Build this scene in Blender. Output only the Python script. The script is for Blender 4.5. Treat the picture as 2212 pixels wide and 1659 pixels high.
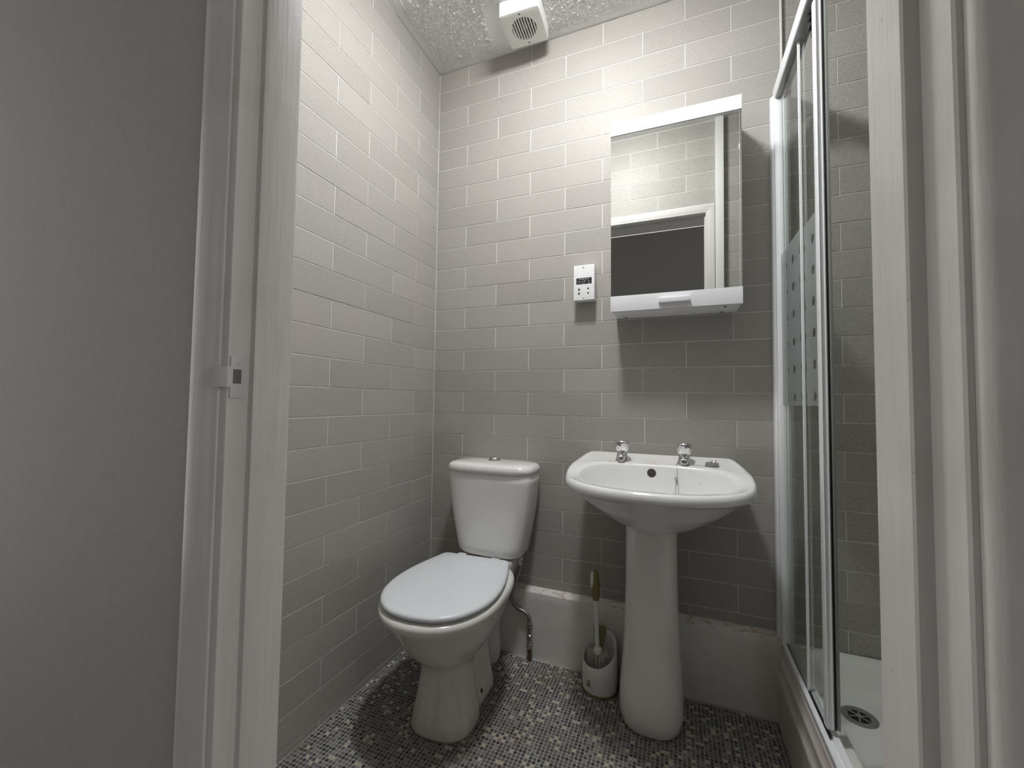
import bpy, bmesh, math, random
from mathutils import Vector, Matrix, noise
from mathutils.bvhtree import BVHTree

random.seed(7)
for o in list(bpy.data.objects):
    bpy.data.objects.remove(o, do_unlink=True)
scene = bpy.context.scene
COL = scene.collection

# ------------------------------------------------------------------ camera
F_PX, W_PX = 893.78, 2212.0
YAW, PITCH, ROLL = 0.37998, 0.04106, 0.01268
CAM = Vector((1.1037, -1.7366, 1.0849))
_f = Vector((-math.sin(YAW) * math.cos(PITCH), math.cos(YAW) * math.cos(PITCH), math.sin(PITCH)))
_r = Vector((math.cos(YAW), math.sin(YAW), 0))
_u = _r.cross(_f)
_r2 = _r * math.cos(ROLL) + _u * math.sin(ROLL)
_u2 = -_r * math.sin(ROLL) + _u * math.cos(ROLL)
cd = bpy.data.cameras.new('camera')
cd.sensor_width = 36.0
cd.lens = F_PX / W_PX * 36.0
cd.clip_start = 0.01
cam = bpy.data.objects.new('camera', cd)
COL.objects.link(cam)
M = Matrix((_r2, _u2, -_f)).transposed().to_4x4()
M.translation = CAM
cam.matrix_world = M
scene.camera = cam

# ------------------------------------------------------------------ world, exposure, lamp settings
world = bpy.data.worlds.new('world')
scene.world = world
world.use_nodes = True
world.node_tree.nodes['Background'].inputs[0].default_value = (1.0, 0.995, 0.985, 1)
world.node_tree.nodes['Background'].inputs[1].default_value = 0.80
LAMP_POS = (0.79, -0.70, 2.692)
LAMP_STRENGTH = 98.0
vs = scene.view_settings
vs.view_transform = 'Standard'
vs.look = 'None'
vs.gamma = 1.0
vs.use_curve_mapping = False
vs.exposure = 1.0

ZC = 2.724          # ceiling height
TH, TW2 = 0.1, 0.1626   # tile course height, half tile length
YF = -1.290         # room face of the door wall

# ------------------------------------------------------------------ materials
def mat(name, col=(0.8, 0.8, 0.8), rough=0.5, metal=0.0, spec=0.5, coat=0.0, coat_rough=0.05):
    m = bpy.data.materials.new(name)
    m.use_nodes = True
    b = m.node_tree.nodes['Principled BSDF']
    b.inputs['Base Color'].default_value = (*col, 1)
    b.inputs['Roughness'].default_value = rough
    b.inputs['Metallic'].default_value = metal
    b.inputs['Specular IOR Level'].default_value = spec
    b.inputs['Coat Weight'].default_value = coat
    b.inputs['Coat Roughness'].default_value = coat_rough
    return m

class N:
    """small node-tree helper"""
    def __init__(s, m):
        s.t = m.node_tree
        s.b = s.t.nodes.get('Principled BSDF')
    def new(s, typ, **kw):
        n = s.t.nodes.new(typ)
        for k, v in kw.items():
            if hasattr(n, k):
                setattr(n, k, v)
            else:
                n.inputs[k.replace('_', ' ')].default_value = v
        return n
    def link(s, a, b):
        s.t.links.new(a, b)
    def pos(s):
        return s.new('ShaderNodeNewGeometry').outputs['Position']
    def mapped(s, scale):
        mp = s.new('ShaderNodeMapping')
        mp.inputs['Scale'].default_value = scale
        s.link(s.pos(), mp.inputs['Vector'])
        return mp.outputs[0]
    def noise(s, scale, detail=2, rough=0.5, vec=None):
        n = s.new('ShaderNodeTexNoise')
        n.inputs['Scale'].default_value = scale
        n.inputs['Detail'].default_value = detail
        n.inputs['Roughness'].default_value = rough
        s.link(vec if vec is not None else s.pos(), n.inputs['Vector'])
        return n.outputs['Fac']
    def ramp(s, fac, stops):
        r = s.new('ShaderNodeValToRGB')
        e = r.color_ramp.elements
        while len(e) < len(stops):
            e.new(0.5)
        for i, (p, c) in enumerate(stops):
            e[i].position = p
            e[i].color = (*c, 1) if len(c) == 3 else c
        s.link(fac, r.inputs[0])
        return r.outputs[0]
    def mix(s, fac, a, b, mode='MIX'):
        n = s.new('ShaderNodeMix')
        n.data_type = 'RGBA'
        n.blend_type = mode
        for sock, v in ((n.inputs[0], fac), (n.inputs[6], a), (n.inputs[7], b)):
            if hasattr(v, 'is_linked') or hasattr(v, 'links'):
                s.link(v, sock)
            elif isinstance(v, (int, float)):
                sock.default_value = v
            else:
                sock.default_value = (*v, 1)
        return n.outputs[2]
    def math(s, op, a, b=0.0):
        n = s.new('ShaderNodeMath')
        n.operation = op
        for sock, v in ((n.inputs[0], a), (n.inputs[1], b)):
            if isinstance(v, (int, float)):
                sock.default_value = v
            else:
                s.link(v, sock)
        return n.outputs[0]
    def base(s, sock):
        s.link(sock, s.b.inputs['Base Color'])
    def bump(s, h, strength=0.3, dist=0.002):
        n = s.new('ShaderNodeBump')
        n.inputs['Strength'].default_value = strength
        n.inputs['Distance'].default_value = dist
        s.link(h, n.inputs['Height'])
        s.link(n.outputs[0], s.b.inputs['Normal'])

def tile_material():
    m = mat('speckled_tile', rough=0.46, spec=0.13)
    n = N(m)
    f = n.noise(420, 2, 0.65)
    c = n.ramp(f, [(0.28, (0.16, 0.147, 0.13)), (0.38, (0.335, 0.318, 0.293)), (0.55, (0.395, 0.378, 0.350)), (0.72, (0.52, 0.50, 0.468))])
    g = n.noise(3.2, 2, 0.5)
    c = n.mix(n.ramp(g, [(0.45, (0, 0, 0)), (0.75, (0.35, 0.35, 0.35))]), c, (0.42, 0.375, 0.335))
    oi = n.new('ShaderNodeObjectInfo')
    v = n.math('ADD', n.math('MULTIPLY', oi.outputs['Random'], 0.10), 0.95)
    c = n.mix(1.0, c, v, 'MULTIPLY')
    n.base(c)
    return m

def paint_material(name, col, rough=0.35, bump=0.25, streak=(18, 18, 1.2), dirt=0.0, dirtcol=(0.25, 0.17, 0.12)):
    m = mat(name, col, rough)
    n = N(m)
    f = n.noise(6, 5, 0.6, n.mapped(streak))
    fine = n.noise(60, 3, 0.6)
    h = n.math('ADD', f, n.math('MULTIPLY', fine, 0.25))
    n.bump(h, bump, 0.003)
    c = n.mix(n.ramp(f, [(0.35, (0, 0, 0)), (0.7, (1, 1, 1))]), tuple(x * 0.93 for x in col), col)
    if dirt > 0:
        g = n.noise(3.5, 4, 0.65)
        c = n.mix(n.ramp(g, [(0.55, (0, 0, 0)), (0.78, (dirt, dirt, dirt))]), c, dirtcol)
        sp = n.noise(75, 1, 0.5)
        c = n.mix(n.ramp(sp, [(0.80, (0, 0, 0)), (0.82, (0.5, 0.5, 0.5))]), c, (0.12, 0.09, 0.07))
    n.base(c)
    return m

def ceramic_material(name, col=(0.87, 0.862, 0.84), stain=0.0):
    m = mat(name, col, 0.16, spec=0.5, coat=0.4, coat_rough=0.04)
    n = N(m)
    g = n.noise(5, 3, 0.6)
    c = n.mix(n.ramp(g, [(0.4, (0, 0, 0)), (0.7, (1, 1, 1))]), col, tuple(x * y for x, y in zip(col, (0.965, 0.96, 0.945))))
    if stain > 0:
        s = n.noise(1.0, 4, 0.65, n.mapped((38, 38, 2.2)))
        sp = n.new('ShaderNodeSeparateXYZ')
        n.link(n.pos(), sp.inputs[0])
        zz = n.new('ShaderNodeMapRange'); zz.inputs[1].default_value = 0.30; zz.inputs[2].default_value = 0.16
        n.link(sp.outputs[2], zz.inputs[0])
        c = n.mix(n.math('MULTIPLY', zz.outputs[0], n.ramp(s, [(0.42, (0.15, 0.15, 0.15)), (0.72, (stain, stain, stain))])), c, (0.50, 0.38, 0.26))
    n.base(c)
    return m

MT = {}
MT['tile'] = tile_material()
MT['grout'] = mat('white_grout', (0.76, 0.745, 0.715), 0.8)
MT['trimwhite'] = mat('white_tile_trim', (0.72, 0.71, 0.69), 0.4)
MT['jamb'] = paint_material('door_frame_gloss_paint', (0.66, 0.635, 0.61), 0.38, 0.22, dirt=0.22)
MT['hallpaint'] = paint_material('hall_wall_paint', (0.42, 0.40, 0.385), 0.7, 0.12, (14, 14, 14))
MT['halldark'] = mat('hall_far_paint', (0.30, 0.29, 0.285), 0.7)
MT['hallfloor'] = mat('hall_floor_carpet', (0.10, 0.09, 0.085), 0.95)
MT['boxing'] = paint_material('boxing_white_paint', (0.80, 0.78, 0.745), 0.33, 0.12, (3, 3, 3), dirt=0.14, dirtcol=(0.36, 0.24, 0.18))
def boxing_wear(m):
    n = N(m)
    src = n.b.inputs['Base Color'].links[0].from_socket
    sp = n.new('ShaderNodeSeparateXYZ')
    n.link(n.pos(), sp.inputs[0])
    # flaked paint along the ledge edge
    zz = n.new('ShaderNodeMapRange'); zz.inputs[1].default_value = 0.262; zz.inputs[2].default_value = 0.276
    n.link(sp.outputs[2], zz.inputs[0])
    fl = n.ramp(n.noise(55, 4, 0.7, n.mapped((0.5, 1, 1))), [(0.52, (0, 0, 0)), (0.60, (0.75, 0.75, 0.75))])
    c = n.mix(n.math('MULTIPLY', zz.outputs[0], fl), src, (0.45, 0.31, 0.22))
    # damp stain beside the shower panel
    xx = n.new('ShaderNodeMapRange'); xx.inputs[1].default_value = 1.345; xx.inputs[2].default_value = 1.39
    nx = n.math('ADD', sp.outputs[0], n.math('MULTIPLY', n.math('SUBTRACT', n.noise(9, 3, 0.6), 0.5), 0.09))
    n.link(nx, xx.inputs[0])
    c = n.mix(n.math('MULTIPLY', xx.outputs[0], 0.35), c, (0.42, 0.32, 0.27))
    n.base(c)
boxing_wear(MT['boxing'])
MT['ceiling'] = mat('white_artex', (0.88, 0.875, 0.865), 0.35, spec=0.5)
MT['plasterwhite'] = mat('flat_white_plaster', (0.72, 0.71, 0.69), 0.7)
MT['ceramic'] = ceramic_material('white_ceramic')
MT['ceramic_stained'] = ceramic_material('white_ceramic_water_stained', (0.83, 0.815, 0.785), 0.5)
MT['basin'] = ceramic_material('basin_ceramic', (0.88, 0.88, 0.868))
def basin_limescale(m):
    n = N(m)
    src = n.b.inputs['Base Color'].links[0].from_socket
    sp = n.new('ShaderNodeSeparateXYZ')
    n.link(n.pos(), sp.inputs[0])
    def rng(sock, a, b):
        q = n.new('ShaderNodeMapRange'); q.inputs[1].default_value = a; q.inputs[2].default_value = b
        n.link(sock, q.inputs[0])
        return q.outputs[0]
    k = n.math('MULTIPLY', rng(sp.outputs[1], -0.135, -0.115), rng(sp.outputs[1], -0.045, -0.07))
    k = n.math('MULTIPLY', k, n.math('MULTIPLY', rng(sp.outputs[0], 0.80, 0.86), rng(sp.outputs[0], 1.10, 1.0)))
    k = n.math('MULTIPLY', k, rng(n.noise(16, 4, 0.6), 0.40, 0.62))
    c = n.mix(n.math('MULTIPLY', k, 0.6), src, (0.70, 0.58, 0.40))
    fl = n.ramp(n.noise(85, 1, 0.5), [(0.775, (0, 0, 0)), (0.79, (0.6, 0.6, 0.6))])
    c = n.mix(fl, c, (0.35, 0.29, 0.22))
    n.base(c)
basin_limescale(MT['basin'])
MT['seat'] = mat('white_thermoset_plastic', (0.79, 0.82, 0.845), 0.3)
MT['plastic'] = mat('white_plastic', (0.86, 0.86, 0.86), 0.32)
MT['plastic_old'] = mat('aged_white_plastic', (0.82, 0.815, 0.785), 0.4)
MT['pvc'] = mat('white_pvc_pipe', (0.80, 0.79, 0.77), 0.35)
MT['chrome'] = mat('chrome', (0.82, 0.82, 0.84), 0.07, 1.0)
MT['steel'] = mat('dull_steel', (0.50, 0.48, 0.46), 0.32, 1.0)
MT['braid'] = mat('braided_steel_hose', (0.36, 0.34, 0.32), 0.4, 0.9)
MT['copper'] = mat('tarnished_copper', (0.16, 0.085, 0.06), 0.55, 0.6)
MT['black'] = mat('black_rubber', (0.012, 0.011, 0.011), 0.5)
MT['dark'] = mat('dark_void', (0.02, 0.018, 0.016), 0.9)
MT['labelblack'] = mat('black_print', (0.008, 0.008, 0.014), 0.4)
MT['labelwhite'] = mat('white_print', (0.8, 0.8, 0.82), 0.5)
MT['melamine'] = mat('white_melamine', (0.86, 0.86, 0.88), 0.3)
MT['mirror'] = mat('silvered_mirror', (0.73, 0.745, 0.73), 0.0, 1.0)
MT['screwcap'] = mat('brown_screw_head', (0.10, 0.085, 0.075), 0.4, 0.6)
MT['alu'] = mat('white_coated_aluminium', (0.86, 0.88, 0.89), 0.25, 0.0, coat=0.4)
MT['alugrey'] = mat('grey_aluminium', (0.36, 0.36, 0.35), 0.35, 0.4)
MT['seal'] = mat('clear_grey_seal', (0.27, 0.28, 0.26), 0.3)
MT['olive'] = mat('olive_rubber_grip', (0.23, 0.20, 0.075), 0.5)
MT['bristle'] = mat('white_bristle', (0.62, 0.58, 0.52), 0.6)
MT['greenbristle'] = mat('green_bristle', (0.42, 0.42, 0.22), 0.6)
MT['tray'] = mat('white_acrylic_tray', (0.78, 0.775, 0.745), 0.25, coat=0.3)
MT['pull'] = mat('white_cord', (0.75, 0.74, 0.70), 0.7)

def glass_material(name, tint, gloss=1.0):
    m = bpy.data.materials.new(name)
    m.use_nodes = True
    t = m.node_tree
    t.nodes.clear()
    out = t.nodes.new('ShaderNodeOutputMaterial')
    tr = t.nodes.new('ShaderNodeBsdfTransparent')
    tr.inputs[0].default_value = (*tint, 1)
    gl = t.nodes.new('ShaderNodeBsdfGlossy')
    gl.inputs['Roughness'].default_value = 0.02
    fr = t.nodes.new('ShaderNodeFresnel')
    fr.inputs[0].default_value = 1.5
    mx = t.nodes.new('ShaderNodeMixShader')
    # solid pane without refraction: only the outer faces mirror, so light is not trapped inside
    ge = t.nodes.new('ShaderNodeNewGeometry')
    iv = t.nodes.new('ShaderNodeMath'); iv.operation = 'SUBTRACT'; iv.inputs[0].default_value = 1.0
    t.links.new(ge.outputs['Backfacing'], iv.inputs[1])
    mu = t.nodes.new('ShaderNodeMath'); mu.operation = 'MULTIPLY'
    t.links.new(fr.outputs[0], mu.inputs[0]); t.links.new(iv.outputs[0], mu.inputs[1])
    t.links.new(mu.outputs[0], mx.inputs[0])
    t.links.new(tr.outputs[0], mx.inputs[1])
    t.links.new(gl.outputs[0], mx.inputs[2])
    t.links.new(mx.outputs[0], out.inputs[0])
    return m
MT['glass'] = glass_material('shower_glass', (0.935, 0.952, 0.942))

def frost_material():
    m = bpy.data.materials.new('frosted_dot_print')
    m.use_nodes = True
    t = m.node_tree
    t.nodes.clear()
    n = N(m)
    out = n.new('ShaderNodeOutputMaterial')
    tr = n.new('ShaderNodeBsdfTransparent')
    tr2 = n.new('ShaderNodeBsdfTransparent')
    df = n.new('ShaderNodeBsdfDiffuse')
    df.inputs[0].default_value = (0.62, 0.66, 0.65, 1)
    tl = n.new('ShaderNodeBsdfTranslucent')
    tl.inputs[0].default_value = (0.6, 0.64, 0.63, 1)
    m1 = n.new('ShaderNodeMixShader')
    m1.inputs[0].default_value = 0.5
    n.link(df.outputs[0], m1.inputs[1]); n.link(tl.outputs[0], m1.inputs[2])
    m2 = n.new('ShaderNodeMixShader')
    m2.inputs[0].default_value = 0.30
    n.link(tr.outputs[0], m2.inputs[1]); n.link(m1.outputs[0], m2.inputs[2])
    sp = n.new('ShaderNodeSeparateXYZ')
    n.link(n.pos(), sp.inputs[0])
    P = 0.088
    def cell(sock, off):
        a = n.math('DIVIDE', n.math('SUBTRACT', sock, off), P)
        fr = n.math('FRACT', n.math('ADD', a, 100.5))
        return n.math('MULTIPLY', n.math('SUBTRACT', fr, 0.5), P)
    dy = cell(sp.outputs[1], -0.288)
    dz = cell(sp.outputs[2], 1.548)
    d2 = n.math('ADD', n.math('MULTIPLY', dy, dy), n.math('MULTIPLY', dz, dz))
    inside = n.math('LESS_THAN', d2, 0.0135 ** 2)
    m3 = n.new('ShaderNodeMixShader')
    n.link(inside, m3.inputs[0])
    n.link(m2.outputs[0], m3.inputs[1]); n.link(tr2.outputs[0], m3.inputs[2])
    n.link(m3.outputs[0], out.inputs[0])
    return m
MT['frost'] = frost_material()

def emit_material(name, col, strength):
    m = bpy.data.materials.new(name)
    m.use_nodes = True
    b = m.node_tree.nodes['Principled BSDF']
    b.inputs['Base Color'].default_value = (0.9, 0.9, 0.9, 1)
    b.inputs['Emission Color'].default_value = (*col, 1)
    b.inputs['Emission Strength'].default_value = strength
    return m

# ------------------------------------------------------------------ object helpers
def obj(name, mesh, material=None, parent=None, loc=(0, 0, 0), rot=(0, 0, 0)):
    o = bpy.data.objects.new(name, mesh)
    COL.objects.link(o)
    if material is not None and mesh is not None and not mesh.materials:
        mats = material if isinstance(material, (list, tuple)) else [material]
        for mm in mats:
            mesh.materials.append(MT[mm] if isinstance(mm, str) else mm)
    o.location = loc
    o.rotation_euler = rot
    if parent is not None:
        o.parent = parent
    return o

def tag(o, label, cat, group=None):
    o['label'] = label
    o['category'] = cat
    if group:
        o['group'] = group
    return o

def thing(name, label, cat, loc=(0, 0, 0), rotz=0.0, group=None):
    o = bpy.data.objects.new(name, None)
    o.empty_display_size = 0.05
    COL.objects.link(o)
    o.location = loc
    o.rotation_euler = (0, 0, rotz)
    return tag(o, label, cat, group)

def struct(o, label=None):
    o['kind'] = 'structure'
    if label:
        o['label'] = label
    return o

def pmesh(name, verts, faces, smooth=False, auto=None):
    me = bpy.data.meshes.new(name)
    me.from_pydata([tuple(v) for v in verts], [], faces)
    bm = bmesh.new()
    bm.from_mesh(me)
    bmesh.ops.recalc_face_normals(bm, faces=bm.faces)
    bm.to_mesh(me)
    bm.free()
    if smooth:
        me.polygons.foreach_set('use_smooth', [True] * len(me.polygons))
        if auto is not None:
            me.set_sharp_from_angle(angle=math.radians(auto))
    me.update()
    return me

def box_mesh(name, lo, hi, bev=0.0, seg=2, smooth=True):
    bm = bmesh.new()
    bmesh.ops.create_cube(bm, size=1.0)
    for v in bm.verts:
        v.co = Vector([lo[i] + (v.co[i] + 0.5) * (hi[i] - lo[i]) for i in range(3)])
    if bev > 0:
        bmesh.ops.bevel(bm, geom=bm.edges[:], offset=bev, segments=seg, affect='EDGES', profile=0.7)
    me = bpy.data.meshes.new(name)
    bm.to_mesh(me)
    bm.free()
    if bev > 0 and smooth:
        me.polygons.foreach_set('use_smooth', [True] * len(me.polygons))
        me.set_sharp_from_angle(angle=math.radians(35))
    return me

def box(name, lo, hi, material, parent=None, bev=0.0, seg=2):
    return obj(name, box_mesh(name, lo, hi, bev, seg), material, parent)

def boxes_mesh(name, lst):
    vs_, fs = [], []
    for lo, hi in lst:
        b = len(vs_)
        for z in (lo[2], hi[2]):
            vs_ += [(lo[0], lo[1], z), (hi[0], lo[1], z), (hi[0], hi[1], z), (lo[0], hi[1], z)]
        fs += [[b + i for i in q] for q in ((3, 2, 1, 0), (4, 5, 6, 7), (0, 1, 5, 4), (1, 2, 6, 5), (2, 3, 7, 6), (3, 0, 4, 7))]
    return pmesh(name, vs_, fs)

def rings_mesh(name, rings, cap0=True, cap1=True, smooth=True, auto=None, closed=False):
    n = len(rings[0])
    vs_ = [p for r in rings for p in r]
    fs = []
    R = len(rings)
    for i in range(R if closed else R - 1):
        j = (i + 1) % R
        for k in range(n):
            l = (k + 1) % n
            fs.append([i * n + k, i * n + l, j * n + l, j * n + k])
    if not closed:
        if cap0:
            fs.append(list(range(n))[::-1])
        if cap1:
            fs.append([(R - 1) * n + k for k in range(n)])
    return pmesh(name, vs_, fs, smooth, auto)

def lathe_mesh(name, prof, seg=32, smooth=True, auto=40, cx=0.0, cy=0.0, flute=None):
    rings = []
    for r, z in prof:
        ring = []
        for k in range(seg):
            a = 2 * math.pi * k / seg
            rr = r * (flute(a, z) if flute else 1.0)
            ring.append((cx + rr * math.cos(a), cy + rr * math.sin(a), z))
        rings.append(ring)
    return rings_mesh(name, rings, True, True, smooth, auto)

def sphere_into(vs_, fs, c, r, nu=6, nv=4):
    b = len(vs_)
    for i in range(nv + 1):
        th = math.pi * i / nv
        for k in range(nu):
            ph = 2 * math.pi * k / nu
            vs_.append((c[0] + r * math.sin(th) * math.cos(ph), c[1] + r * math.sin(th) * math.sin(ph), c[2] + r * math.cos(th)))
    for i in range(nv):
        for k in range(nu):
            l = (k + 1) % nu
            fs.append([b + i * nu + k, b + (i + 1) * nu + k, b + (i + 1) * nu + l, b + i * nu + l])

def smooth_path(pts, n=8):
    """Catmull-Rom through pts"""
    P = [Vector(p) for p in pts]
    P = [P[0] * 2 - P[1]] + P + [P[-1] * 2 - P[-2]]
    out = []
    for i in range(1, len(P) - 2):
        p0, p1, p2, p3 = P[i - 1:i + 3]
        for k in range(n):
            t = k / n
            out.append(0.5 * ((2 * p1) + (-p0 + p2) * t + (2 * p0 - 5 * p1 + 4 * p2 - p3) * t * t + (-p0 + 3 * p1 - 3 * p2 + p3) * t ** 3))
    out.append(P[-2])
    return out

def tube_mesh(name, pts, rad, seg=12, smooth=True):
    pts = [Vector(p) for p in pts]
    rings = []
    up = Vector((0.3, 0.1, 1)).normalized()
    for i, p in enumerate(pts):
        t = (pts[min(i + 1, len(pts) - 1)] - pts[max(i - 1, 0)]).normalized()
        a = t.cross(up)
        if a.length < 1e-3:
            a = t.cross(Vector((1, 0, 0)))
        a.normalize()
        b = t.cross(a).normalized()
        r = rad(i / (len(pts) - 1)) if callable(rad) else rad
        rings.append([tuple(p + (a * math.cos(2 * math.pi * k / seg) + b * math.sin(2 * math.pi * k / seg)) * r) for k in range(seg)])
    return rings_mesh(name, rings, True, True, smooth, 50)

def extrude_profile(name, prof, axis, a, b, smooth=True, auto=30):
    """prof: closed list of 2D points in the plane normal to axis; extruded from a to b along axis"""
    def p3(q, s):
        if axis == 'x': return (s, q[0], q[1])
        if axis == 'y': return (q[0], s, q[1])
        return (q[0], q[1], s)
    return rings_mesh(name, [[p3(q, a) for q in prof], [p3(q, b) for q in prof]], True, True, smooth, auto)

def text_mesh(name, s, size):
    c = bpy.data.curves.new(name, 'FONT')
    c.body = s
    c.size = size
    c.align_x = 'CENTER'
    c.align_y = 'CENTER'
    c.extrude = 0.00008
    t = bpy.data.objects.new(name, c)
    COL.objects.link(t)
    dg = bpy.context.evaluated_depsgraph_get()
    me = bpy.data.meshes.new_from_object(t.evaluated_get(dg))
    me.name = name
    bpy.data.objects.remove(t, do_unlink=True)
    bpy.data.curves.remove(c)
    return me

def sstep(a, b, x):
    t = max(0.0, min(1.0, (x - a) / (b - a)))
    return t * t * (3 - 2 * t)

def lerp(a, b, t):
    return a + (b - a) * t

# ------------------------------------------------------------------ tiled walls
_tc = {}
TT = 0.006      # tile thickness
def tile_mesh(w, h):
    key = (round(w, 4), round(h, 4))
    if key in _tc:
        return _tc[key]
    c = min(0.0009, h * 0.2)
    a, b = w / 2, h / 2
    vs_ = [(-a, TT, -b), (a, TT, -b), (a, TT, b), (-a, TT, b),
           (-a, c, -b), (a, c, -b), (a, c, b), (-a, c, b),
           (-a + c, 0, -b + c), (a - c, 0, -b + c), (a - c, 0, b - c), (-a + c, 0, b - c)]
    fs = [[8, 9, 10, 11]]
    for i in range(4):
        j = (i + 1) % 4
        fs.append([i, j, 4 + j, 4 + i])
        fs.append([4 + i, 4 + j, 8 + j, 8 + i])
    me = pmesh('tile', vs_, fs)
    me.materials.append(MT['tile'])
    _tc[key] = me
    return me

def tile_layout(length, z0, z1, off, parity0, gap=0.0028, shift=None, holes=()):
    """rects (u0,u1,za,zb): courses hang from the ceiling, half bond"""
    out = []
    r = 0
    while ZC - r * TH > z0 + 0.004:
        zt, zb = min(z1, ZC - r * TH), max(z0, ZC - (r + 1) * TH)
        r += 1
        if zt - zb < 0.006:
            continue
        js = []
        n = -12
        while off + n * TW2 < length + 0.4:
            if (n + r + parity0) % 2 == 1:
                x = off + n * TW2 + (shift(r - 1, n) if shift else 0)
                js.append(x)
            n += 1
        js = [0.0] + [x for x in js if 0.012 < x < length - 0.012] + [length]
        for a, b in zip(js[:-1], js[1:]):
            segs = [(a, b, zb, zt)]
            for (hu0, hu1, hz0, hz1) in holes:
                new = []
                for (p, q, zz0, zz1) in segs:
                    if q <= hu0 or p >= hu1 or zz1 <= hz0 or zz0 >= hz1:
                        new.append((p, q, zz0, zz1)); continue
                    if p < hu0: new.append((p, hu0, zz0, zz1))
                    if q > hu1: new.append((hu1, q, zz0, zz1))
                    if zz1 > hz1: new.append((max(p, hu0), min(q, hu1), hz1, zz1))
                segs = new
            for (p, q, zz0, zz1) in segs:
                if q - p > 0.01 and zz1 - zz0 > 0.006:
                    out.append((p + gap / 2, q - gap / 2, zz0 + gap / 2, zz1 - gap / 2))
    return out

def place_tiles(parent, rects, origin, udir, rotz):
    for (a, b, z0, z1) in rects:
        me = tile_mesh(b - a, z1 - z0)
        u = (a + b) / 2
        d = random.uniform(-0.0004, 0.0004)
        nrm = Vector((-udir[1], udir[0], 0))   # into the wall
        p = Vector((origin[0] + udir[0] * u, origin[1] + udir[1] * u, (z0 + z1) / 2)) + nrm * d
        obj('tile', me, None, parent, p, (0, 0, rotz))

def joined_tiles(name, parent, rects, origin, udir, rotz):
    vs_, fs = [], []
    R = Matrix.Rotation(rotz, 3, 'Z')
    for (a, b, z0, z1) in rects:
        me = tile_mesh(b - a, z1 - z0)
        u = (a + b) / 2
        c = Vector((origin[0] + udir[0] * u, origin[1] + udir[1] * u, (z0 + z1) / 2))
        base = len(vs_)
        vs_ += [tuple(R @ v.co + c) for v in me.vertices]
        fs += [[base + i for i in p.vertices] for p in me.polygons]
    o = obj(name, pmesh(name, vs_, fs), 'tile', parent)
    o['kind'] = 'stuff'
    return o

G = 0.0016    # grout lies this far behind the tile faces
# back wall behind toilet and basin
XB = 1.466
wall_back = struct(box('wall_back', (-0.1, G, 0), (XB, 0.1, ZC), 'grout'), 'back wall of grey speckled brick-bond tiles with white grout')
def bshift(r, n):
    return 0.008 if (r >= 17 and n >= 5) else 0.0
place_tiles(wall_back, tile_layout(XB - 0.004, 0.286, ZC - 0.001, 0.1619, 0, shift=bshift), (0, 0), (1, 0), 0)
trim1 = struct(box('trim_1', (XB - 0.004, -0.0015, 0.25), (XB + 0.003, 0.02, ZC), 'trimwhite', bev=0.001), 'thin white edge trim where the back wall tiles end')
# shower back wall, slightly set back
wall_shower = struct(box('wall_shower', (XB, 0.013 + G, 0), (2.30, 0.1, ZC), 'grout'), 'tiled wall at the back of the shower')
place_tiles(wall_shower, tile_layout(2.20 - XB - 0.003, 0.235, ZC - 0.001, 1.637 - XB - 0.003, 0), (XB + 0.003, 0.013), (1, 0), 0)
# left wall
wall_left = struct(box('wall_left', (-0.1, YF - 0.06, 0), (-G, 0.1, ZC), 'grout'), 'left wall of grey speckled brick-bond tiles')
LL = -YF - 0.002
# u runs from the corner toward the door: direction -Y ; normal into the wall must be -X
place_tiles(wall_left, [(LL - b, LL - a, z0, z1) for (a, b, z0, z1) in tile_layout(LL, 0.002, ZC - 0.001, 0.1666, 0)], (0, -LL), (0, 1), math.pi / 2)
# right wall of the shower (out of sight)
wall_right = struct(box('wall_right', (2.20 + G, YF - 0.06, 0), (2.30, 0.1, ZC), 'grout'), 'right wall inside the shower')
joined_tiles('tile_field', wall_right, tile_layout(LL, 0.26, ZC - 0.001, 0.1, 1), (2.20, 0.0), (0, -1), -math.pi / 2)
# door wall
DX0, DX1, DH = 0.520, 1.305, 2.215
wf = boxes_mesh('wall_front', [((-2.2, -1.365, 0), (0.4865, YF - G, ZC)), ((0.4865, -1.352, 0), (DX0, YF - G, ZC)),
                               ((DX1, -1.381, 0), (3.6, YF - G, ZC)), ((DX0, -1.372, DH), (DX1, YF - G, ZC))])
wall_front = struct(obj('wall_front', wf, 'hallpaint'), 'grey painted wall around the doorway')
gb = boxes_mesh('grout_bed', [((0.0, YF - G, 0), (DX0, YF - 0.001, ZC)), ((DX1, YF - G, 0), (2.2, YF - 0.001, ZC)), ((DX0, YF - G, DH), (DX1, YF - 0.001, ZC))])
obj('grout_bed', gb, 'grout', wall_front)
fl = [(2.2 - b, 2.2 - a, z0, z1) for (a, b, z0, z1) in tile_layout(2.2, 0.002, ZC - 0.001, 2.2 - 0.995, 0, holes=((2.2 - DX1, 2.2 - DX0, -1, DH),))]
vis = [r for r in fl if r[2] > 1.7 and r[1] > 0.6 and r[0] < 1.5]
hid = [r for r in fl if r not in vis]
# on the door wall the tile faces look toward +Y: flip u so that the shared tile mesh can be turned by 180 degrees
place_tiles(wall_front, [(2.2 - b, 2.2 - a, z0, z1) for (a, b, z0, z1) in vis], (2.2, YF + 0.0006), (-1, 0), math.pi)
joined_tiles('tile_field', wall_front, [(2.2 - b, 2.2 - a, z0, z1) for (a, b, z0, z1) in hid], (2.2, YF + 0.0006), (-1, 0), math.pi)

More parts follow.
